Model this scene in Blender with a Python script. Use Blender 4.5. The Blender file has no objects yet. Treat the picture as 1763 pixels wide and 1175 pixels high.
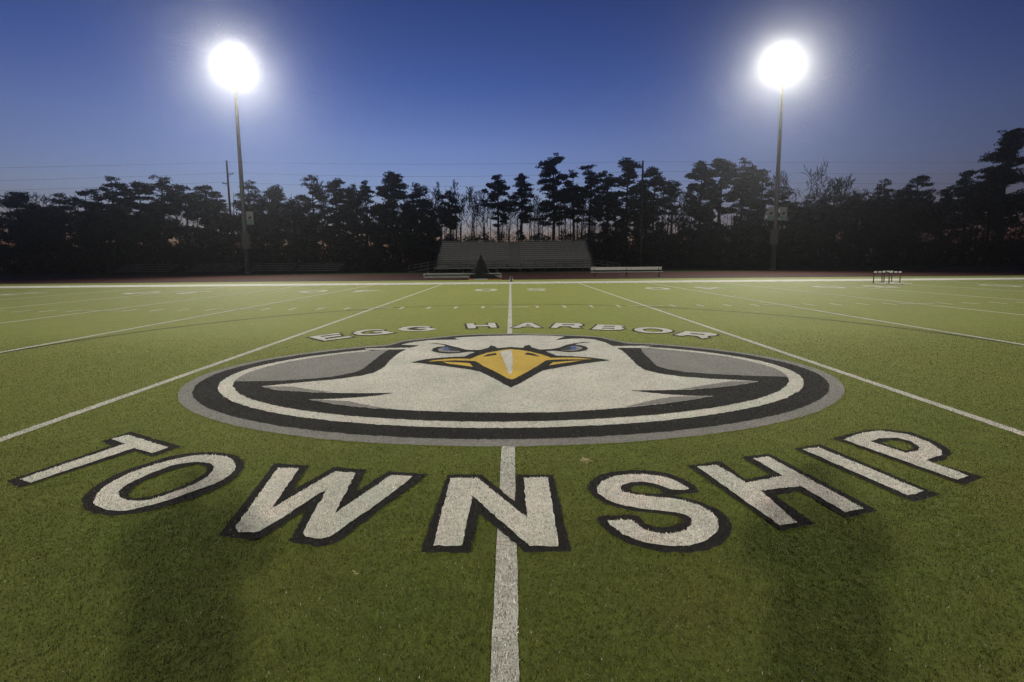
import bpy, bmesh, math, random
import numpy as np
from mathutils import Vector, Matrix
from mathutils.geometry import tessellate_polygon

R = math.radians
sc = bpy.context.scene
COL = sc.collection

# ------------------------------------------------------------------ camera
CAM_H, CAM_X, CAM_F = 1.573, 0.036, 796.228          # height, offset, focal length in px of a 1763 px wide frame
PITCH, YAW, ROLL, SHIFT = 0.10571, -0.00178, -0.00837, 54.709

def cam_axes():
    r, u, f = Vector((1, 0, 0)), Vector((0, 0, 1)), Vector((0, 1, 0))
    f2 = f * math.cos(PITCH) - u * math.sin(PITCH)
    u2 = u * math.cos(PITCH) + f * math.sin(PITCH)
    z = Matrix.Rotation(YAW, 3, 'Z')
    r, u2, f2 = z @ r, z @ u2, z @ f2
    return r * math.cos(ROLL) + u2 * math.sin(ROLL), u2 * math.cos(ROLL) - r * math.sin(ROLL), f2

RV, UV, FV = cam_axes()
cd = bpy.data.cameras.new('camera')
cam = bpy.data.objects.new('camera', cd)
COL.objects.link(cam)
m3 = Matrix((RV, UV, -FV)).transposed()
cam.matrix_world = Matrix.Translation((CAM_X, 0, CAM_H)) @ m3.to_4x4()
cd.sensor_width = 36.0
cd.sensor_fit = 'HORIZONTAL'
cd.lens = CAM_F / 1763 * 36
cd.shift_y = -SHIFT / 1763
cd.clip_start = 0.05
cd.clip_end = 2000
sc.camera = cam

def at(x, y, Y):
    """the world point seen at photograph pixel (x, y) on the plane at distance Y"""
    d = RV * (x - 881.5) + UV * (587.5 - y - SHIFT) + FV * CAM_F
    t = Y / d.y
    return Vector((CAM_X + d.x * t, Y, CAM_H + d.z * t))

# ------------------------------------------------------------------ world, exposure, render
SKY_STRENGTH = 5.5
world = bpy.data.worlds.new('World')
sc.world = world
world.use_nodes = True
wn = world.node_tree
sky = wn.nodes.new('ShaderNodeTexSky')
sky.sky_type = 'NISHITA'
sky.sun_disc = False
sky.sun_elevation = R(-4.4)
sky.sun_rotation = R(-14)
sky.altitude = 0
sky.air_density = 1.0
sky.dust_density = 1.6
sky.ozone_density = 3.2
# dusk colouring: a mauve band low down, deeper blue overhead
wtc = wn.nodes.new('ShaderNodeTexCoord')
wsx = wn.nodes.new('ShaderNodeSeparateXYZ')
wn.links.new(wtc.outputs['Generated'], wsx.inputs[0])
wr = wn.nodes.new('ShaderNodeValToRGB')
for k, (p, c) in enumerate(((0.0, (1.25, 1.15, 1.05)), (.13, (2.0, 1.48, 1.0)), (.23, (1.95, 1.5, 1.08)), (.34, (1.26, 1.18, 1.04)), (.50, (.93, .92, .85)))):
    e = wr.color_ramp.elements[k] if k < 2 else wr.color_ramp.elements.new(p)
    e.position = p; e.color = (*c, 1)
wn.links.new(wsx.outputs['Z'], wr.inputs[0])
wm = wn.nodes.new('ShaderNodeMix'); wm.data_type = 'RGBA'; wm.blend_type = 'MULTIPLY'
wm.inputs[0].default_value = 1.0
wn.links.new(sky.outputs[0], wm.inputs[6]); wn.links.new(wr.outputs[0], wm.inputs[7])
wn.links.new(wm.outputs[2], wn.nodes['Background'].inputs[0])
wn.nodes['Background'].inputs[1].default_value = SKY_STRENGTH
sc.view_settings.view_transform = 'Standard'
sc.view_settings.look = 'None'
sc.view_settings.exposure = 0.0
sc.view_settings.gamma = 1.0
sc.cycles.use_denoising = True
sc.cycles.denoiser = 'OPENIMAGEDENOISE'
sc.cycles.denoising_prefilter = 'NONE'            # keeps the grain of the fibres
sc.cycles.denoising_input_passes = 'RGB_ALBEDO_NORMAL'
sc.cycles.sample_clamp_indirect = 6.0
sc.cycles.max_bounces = 5
sc.cycles.volume_bounces = 0
sc.cycles.transparent_max_bounces = 8

SPOT_W = 8000.0            # per floodlight
LAMP_TINT = (1.0, 0.955, 0.82)
GLARE_DENSITY = 0.0008  # thin mist added so the lamps get a lens-like glare
GLARE_G = 0.915
BLADES = 19000             # fibres per square metre nearest the camera

# ------------------------------------------------------------------ helpers
def meta(o, label=None, cat=None, group=None, kind=None):
    if label: o['label'] = label
    if cat: o['category'] = cat
    if group: o['group'] = group
    if kind: o['kind'] = kind
    return o

def link(name, me, parent=None):
    o = bpy.data.objects.new(name, me)
    COL.objects.link(o)
    if parent is not None: o.parent = parent
    return o

def empty(name, loc=(0, 0, 0), rz=0.0):
    o = bpy.data.objects.new(name, None)
    COL.objects.link(o)
    o.empty_display_size = 0.3
    o.location = loc
    o.rotation_euler = (0, 0, rz)
    return o

def copy_tree(o, parent=None):
    c = o.copy()
    COL.objects.link(c)
    if parent is not None: c.parent = parent
    for ch in list(o.children): copy_tree(ch, c)
    return c

class MB:
    """collects shapes, then links them as one mesh object"""
    def __init__(s): s.v, s.f, s.sm = [], [], []
    def add(s, vs, fs, smooth=False):
        b = len(s.v)
        s.v += [tuple(v) for v in vs]
        s.f += [tuple(i + b for i in f) for f in fs]
        s.sm += [smooth] * len(fs)
        return s
    def box(s, c, d, rot=None, taper=1.0):
        hx, hy, hz = d[0] / 2, d[1] / 2, d[2] / 2
        vs = []
        for z, k in ((-hz, 1), (hz, taper)):
            for x, y in ((-hx, -hy), (hx, -hy), (hx, hy), (-hx, hy)): vs.append(Vector((x * k, y * k, z)))
        if rot is not None: vs = [rot @ v for v in vs]
        c = Vector(c)
        return s.add([v + c for v in vs], [(3, 2, 1, 0), (4, 5, 6, 7), (0, 1, 5, 4), (1, 2, 6, 5), (2, 3, 7, 6), (3, 0, 4, 7)])
    def bevbox(s, c, d, b=0.006, rot=None):
        bm = bmesh.new()
        bmesh.ops.create_cube(bm, size=1)
        for v in bm.verts: v.co = Vector((v.co.x * d[0], v.co.y * d[1], v.co.z * d[2]))
        bmesh.ops.bevel(bm, geom=bm.edges[:], offset=min(b, min(d) * .4), segments=2, affect='EDGES', profile=.5)
        bm.verts.index_update()
        c = Vector(c)
        vs = [((rot @ v.co) if rot is not None else v.co) + c for v in bm.verts]
        fs = [tuple(v.index for v in f.verts) for f in bm.faces]
        bm.free()
        return s.add(vs, fs)
    def tube(s, pts, rad, n=8, caps=True):
        pts = [Vector(p) for p in pts]
        if not isinstance(rad, (list, tuple)): rad = [rad] * len(pts)
        vs, fs = [], []
        for i, p in enumerate(pts):
            t = (pts[min(i + 1, len(pts) - 1)] - pts[max(i - 1, 0)]).normalized()
            a = Vector((0, 0, 1)) if abs(t.z) < .95 else Vector((1, 0, 0))
            u = t.cross(a).normalized()
            w = t.cross(u)
            for k in range(n):
                g = 2 * math.pi * k / n
                vs.append(p + (u * math.cos(g) + w * math.sin(g)) * rad[i])
        for i in range(len(pts) - 1):
            for k in range(n):
                fs.append((i * n + k, i * n + (k + 1) % n, (i + 1) * n + (k + 1) % n, (i + 1) * n + k))
        if caps:
            fs.append(tuple(range(n - 1, -1, -1)))
            fs.append(tuple((len(pts) - 1) * n + k for k in range(n)))
        return s.add(vs, fs, True)
    def lathe(s, prof, axis=Matrix.Identity(3), c=(0, 0, 0), n=16):
        """profile of (radius, height) turned about local Z"""
        vs, fs = [], []
        c = Vector(c)
        for r, h in prof:
            for k in range(n):
                g = 2 * math.pi * k / n
                vs.append(axis @ Vector((r * math.cos(g), r * math.sin(g), h)) + c)
        for i in range(len(prof) - 1):
            for k in range(n):
                fs.append((i * n + k, i * n + (k + 1) % n, (i + 1) * n + (k + 1) % n, (i + 1) * n + k))
        return s.add(vs, fs, True)
    def mesh(s, name, mat):
        me = bpy.data.meshes.new(name)
        me.from_pydata(s.v, [], s.f)
        me.polygons.foreach_set('use_smooth', s.sm)
        if mat is not None: me.materials.append(mat)
        me.update()
        return me
    def build(s, name, mat, parent=None): return link(name, s.mesh(name, mat), parent)

def big_mesh(name, V, corners, sizes, mats, mat_idx=None):
    """a mesh from numpy arrays: vertices, face corners, face sizes"""
    me = bpy.data.meshes.new(name)
    me.vertices.add(len(V))
    me.vertices.foreach_set('co', np.asarray(V, np.float32).ravel())
    me.loops.add(len(corners))
    me.loops.foreach_set('vertex_index', np.asarray(corners, np.int32))
    st = np.concatenate([[0], np.cumsum(sizes)[:-1]]).astype(np.int32)
    me.polygons.add(len(sizes))
    me.polygons.foreach_set('loop_start', st)
    for m in mats: me.materials.append(m)
    if mat_idx is not None: me.polygons.foreach_set('material_index', np.asarray(mat_idx, np.int32))
    me.update(calc_edges=True)
    return me

# ------------------------------------------------------------------ materials
def new_mat(name):
    m = bpy.data.materials.new(name)
    m.use_nodes = True
    return m, m.node_tree, m.node_tree.nodes['Principled BSDF']

def noise(nt, scale, detail=3, rough=.6, src=None):
    n = nt.nodes.new('ShaderNodeTexNoise')
    n.inputs['Scale'].default_value = scale
    n.inputs['Detail'].default_value = detail
    n.inputs['Roughness'].default_value = rough
    if src is not None: nt.links.new(src, n.inputs['Vector'])
    return n

def ramp(nt, src, stops):
    r = nt.nodes.new('ShaderNodeValToRGB')
    el = r.color_ramp.elements
    while len(el) < len(stops): el.new(.5)
    for e, (p, c) in zip(el, stops):
        e.position = p
        e.color = (c[0], c[1], c[2], 1)
    nt.links.new(src, r.inputs[0])
    return r

def mix(nt, a, b, fac, mode='MIX'):
    n = nt.nodes.new('ShaderNodeMix')
    n.data_type = 'RGBA'
    n.blend_type = mode
    for sock, v in ((n.inputs[6], a), (n.inputs[7], b), (n.inputs[0], fac)):
        if hasattr(v, 'is_linked'): nt.links.new(v, sock)
        elif isinstance(v, (int, float)): sock.default_value = v
        else: sock.default_value = (v[0], v[1], v[2], 1)
    return n.outputs[2]

def bump(nt, b, src, strength, dist):
    n = nt.nodes.new('ShaderNodeBump')
    n.inputs['Strength'].default_value = strength
    n.inputs['Distance'].default_value = dist
    nt.links.new(src, n.inputs['Height'])
    nt.links.new(n.outputs[0], b.inputs['Normal'])

def plain(name, c, rough=.6, metal=0.0, var=.25, scale=6.0, bmp=0.0):
    """a colour broken up by two sizes of noise"""
    m, nt, b = new_mat(name)
    co = nt.nodes.new('ShaderNodeTexCoord').outputs['Object']
    n1 = noise(nt, scale, 4, .6, co)
    lo = tuple(x * (1 - var) for x in c); hi = tuple(min(1, x * (1 + var)) for x in c)
    r = ramp(nt, n1.outputs[0], [(.3, lo), (.7, hi)])
    nt.links.new(r.outputs[0], b.inputs['Base Color'])
    rr = nt.nodes.new('ShaderNodeMapRange')
    nt.links.new(n1.outputs[0], rr.inputs[0])
    rr.inputs[3].default_value = max(.05, rough - .12); rr.inputs[4].default_value = min(1, rough + .12)
    nt.links.new(rr.outputs[0], b.inputs['Roughness'])
    b.inputs['Metallic'].default_value = metal
    if rough > .79: b.inputs['Specular IOR Level'].default_value = .08
    if bmp: bump(nt, b, noise(nt, scale * 8, 4, .6, co).outputs[0], bmp, .01)
    return m

def turf_paint(name, c, gap, grain=1.0, mottle=.16, spec=.10):
    """paint on turf fibres: painted tips, dark gaps between them, worn patches"""
    m, nt, b = new_mat(name)
    co = nt.nodes.new('ShaderNodeTexCoord').outputs['Object']
    fine = noise(nt, 150, 4, .75, co)
    mid = noise(nt, 34, 3, .6, co)
    big = noise(nt, 1.3, 4, .6, co)
    lo = tuple(x * (1 - mottle) for x in c); hi = tuple(min(1, x * (1 + mottle)) for x in c)
    base = ramp(nt, big.outputs[0], [(.32, lo), (.68, hi)])
    ad = nt.nodes.new('ShaderNodeMath'); ad.operation = 'MULTIPLY_ADD'
    nt.links.new(mid.outputs[0], ad.inputs[0]); ad.inputs[1].default_value = .45
    nt.links.new(fine.outputs[0], ad.inputs[2])
    k = ramp(nt, ad.outputs[0], [(.52, (1, 1, 1)), (.78, (0, 0, 0))])
    sc_ = nt.nodes.new('ShaderNodeMath'); sc_.operation = 'MULTIPLY'
    nt.links.new(k.outputs[0], sc_.inputs[0]); sc_.inputs[1].default_value = grain
    nt.links.new(mix(nt, base.outputs[0], gap, sc_.outputs[0]), b.inputs['Base Color'])
    b.inputs['Roughness'].default_value = .8
    b.inputs['Specular IOR Level'].default_value = spec
    b.inputs['Sheen Weight'].default_value = .10 if max(c) > .1 else .02
    b.inputs['Sheen Roughness'].default_value = .5
    bump(nt, b, ad.outputs[0], .8, .012)
    return m

def turf_mat():
    m, nt, b = new_mat('green_turf')
    co = nt.nodes.new('ShaderNodeTexCoord').outputs['Object']
    fine = noise(nt, 140, 4, .75, co)
    mid = noise(nt, 30, 3, .6, co)
    patch = noise(nt, .55, 5, .62, co)
    patch2 = noise(nt, 4.5, 4, .6, co)
    g = ramp(nt, patch.outputs[0], [(.28, (.036, .062, .008)), (.50, (.052, .070, .010)), (.72, (.076, .070, .016))])
    g2 = ramp(nt, patch2.outputs[0], [(.3, (.72, .72, .72)), (.7, (1.2, 1.2, 1.2))])
    base = mix(nt, g.outputs[0], g2.outputs[0], 1.0, 'MULTIPLY')
    ad = nt.nodes.new('ShaderNodeMath'); ad.operation = 'MULTIPLY_ADD'
    nt.links.new(mid.outputs[0], ad.inputs[0]); ad.inputs[1].default_value = .5
    nt.links.new(fine.outputs[0], ad.inputs[2])
    k = ramp(nt, ad.outputs[0], [(.5, (.35, .35, .33)), (.85, (1.3, 1.3, 1.3))])
    nt.links.new(mix(nt, base, k.outputs[0], 1.0, 'MULTIPLY'), b.inputs['Base Color'])
    b.inputs['Roughness'].default_value = .75
    b.inputs['Specular IOR Level'].default_value = .12
    b.inputs['Sheen Weight'].default_value = .27            # fibre tips catch grazing light
    b.inputs['Sheen Roughness'].default_value = .5
    b.inputs['Sheen Tint'].default_value = (.80, .86, .24, 1)
    bump(nt, b, ad.outputs[0], .9, .014)
    return m

def blade_mat(name, stops, trans=.3):
    """single fibres: each its own shade, a little light passes through"""
    m, nt, b = new_mat(name)
    geo = nt.nodes.new('ShaderNodeNewGeometry')
    co = nt.nodes.new('ShaderNodeTexCoord').outputs['Object']
    c = ramp(nt, geo.outputs['Random Per Island'], stops)
    pt = noise(nt, 1.6, 5, .62, co)
    g2 = ramp(nt, pt.outputs[0], [(.3, (.70, .86, .78)), (.7, (1.30, 1.05, 1.15))])
    col = mix(nt, c.outputs[0], g2.outputs[0], 1.0, 'MULTIPLY')
    nt.links.new(col, b.inputs['Base Color'])
    b.inputs['Roughness'].default_value = .55
    b.inputs['Specular IOR Level'].default_value = .12
    t = nt.nodes.new('ShaderNodeBsdfTranslucent')
    nt.links.new(col, t.inputs[0])
    ms = nt.nodes.new('ShaderNodeMixShader')
    ms.inputs[0].default_value = trans
    nt.links.new(b.outputs[0], ms.inputs[1]); nt.links.new(t.outputs[0], ms.inputs[2])
    nt.links.new(ms.outputs[0], nt.nodes['Material Output'].inputs['Surface'])
    return m

WHITE = (.60, .585, .52)
M = {}
M['turf'] = turf_mat()
M['turf_blade'] = blade_mat('turf_blades', [(0, (.005, .009, .001)), (.4, (.040, .058, .007)), (.8, (.116, .136, .022)), (.985, (.15, .14, .055)), (.993, (.30, .30, .24)), (1, (.42, .42, .36))])  # the rare palest fibres put small glints into the colour
M['white'] = turf_paint('white_turf_paint', WHITE, (.14, .14, .11), .75)
M['white_blade'] = blade_mat('white_blades', [(0, (.03, .03, .025)), (.22, (.30, .29, .25)), (.5, (.60, .59, .51)), (1, (.88, .865, .76))])
M['line'] = turf_paint('white_line_paint', (.55, .535, .48), (.10, .11, .07), .8)
M['line_blade'] = blade_mat('line_blades', [(0, (.02, .024, .012)), (.30, (.12, .12, .09)), (.5, (.50, .49, .43)), (1, (.85, .83, .76))])
M['black'] = turf_paint('black_turf_paint', (.020, .019, .018), (.008, .008, .007), .5, .3)
M['black_blade'] = blade_mat('black_blades', [(0, (.010, .010, .009)), (.8, (.026, .024, .022)), (.985, (.05, .05, .045)), (1, (.3, .3, .27))], .15)
M['silver'] = turf_paint('silver_turf_paint', (.225, .22, .205), (.05, .05, .042), .7)
M['silver_blade'] = blade_mat('silver_blades', [(0, (.10, .10, .09)), (.5, (.225, .22, .205)), (1, (.36, .35, .32))])
M['yellow'] = turf_paint('yellow_turf_paint', (.56, .375, .035), (.2, .13, .02), .5)
M['blue'] = turf_paint('blue_turf_paint', (.03, .07, .26), (.02, .03, .08), .4)
M['slate'] = turf_paint('slate_turf_paint', (.045, .055, .06), (.02, .02, .02), .4)
M['dark_line'] = turf_paint('dark_green_line_paint', (.022, .030, .010), (.01, .012, .005), .4)

M['galv'] = plain('galvanised_steel', (.15, .15, .14), .5, .6, .18, 3)
M['alu'] = plain('dull_aluminium', (.22, .22, .21), .45, .7, .15, 2)
M['alu_dark'] = plain('weathered_aluminium', (.15, .15, .15), .55, .6, .2, 2)
M['riser'] = plain('dark_riser_metal', (.12, .12, .12), .6, .5, .2, 2)  # darker than the seats, so the rows stand apart
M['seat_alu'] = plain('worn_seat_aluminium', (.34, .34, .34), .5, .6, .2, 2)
M['steel_dark'] = plain('dark_steel', (.06, .06, .06), .55, .5, .2, 4)
M['black_paint'] = plain('black_paint', (.018, .018, .018), .45, 0, .2, 5)
M['white_paint'] = plain('white_enamel', (.40, .40, .38), .35, 0, .06, 3)
M['hood'] = plain('grey_lamp_housing', (.25, .25, .25), .45, .5, .15, 6)
M['sign_white'] = plain('white_sign_vinyl', (.40, .41, .40), .5, 0, .06, 3)
M['sign_green'] = plain('pale_green_sign_vinyl', (.22, .32, .28), .5, 0, .08, 3)
M['ink'] = plain('dark_ink', (.05, .05, .06), .5, 0, .1, 8)
M['wood'] = plain('weathered_pole_wood', (.075, .065, .055), .85, 0, .3, 5, .3)
M['bark'] = plain('dark_bark', (.022, .018, .016), .9, 0, .3, 6, .5)
M['twig'] = plain('bare_twig_bark', (.030, .024, .021), .9, 0, .3, 6)
M['wire'] = plain('black_wire', (.02, .02, .02), .6, 0, .1, 2)
M['red_track'] = plain('red_track_rubber', (.028, .007, .005), .85, 0, .14, .9, .3)
M['track_line'] = plain('worn_white_lane_paint', (.026, .012, .01), .8, 0, .2, 1.5)
M['dirt'] = plain('rough_dark_grass', (.030, .036, .016), .9, 0, .35, .8, .5)
M['tarp'] = plain('black_tarp', (.014, .014, .015), .85, 0, .3, 2, .4)
M['orange'] = plain('faded_orange_vinyl', (.50, .16, .07), .6, 0, .15, 3)
M['maroon'] = plain('dark_maroon_paint', (.09, .03, .03), .5, 0, .2, 3)

def leaf_mat(name, lo, hi):
    m, nt, b = new_mat(name)
    geo = nt.nodes.new('ShaderNodeNewGeometry')
    c = ramp(nt, geo.outputs['Random Per Island'], [(0, lo), (1, hi)])
    nt.links.new(c.outputs[0], b.inputs['Base Color'])
    b.inputs['Roughness'].default_value = .6
    b.inputs['Specular IOR Level'].default_value = .25
    return m
M['needle'] = leaf_mat('pine_needles', (.009, .014, .008), (.022, .030, .015))
M['brush'] = leaf_mat('undergrowth_leaves', (.008, .010, .006), (.020, .022, .012))

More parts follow.
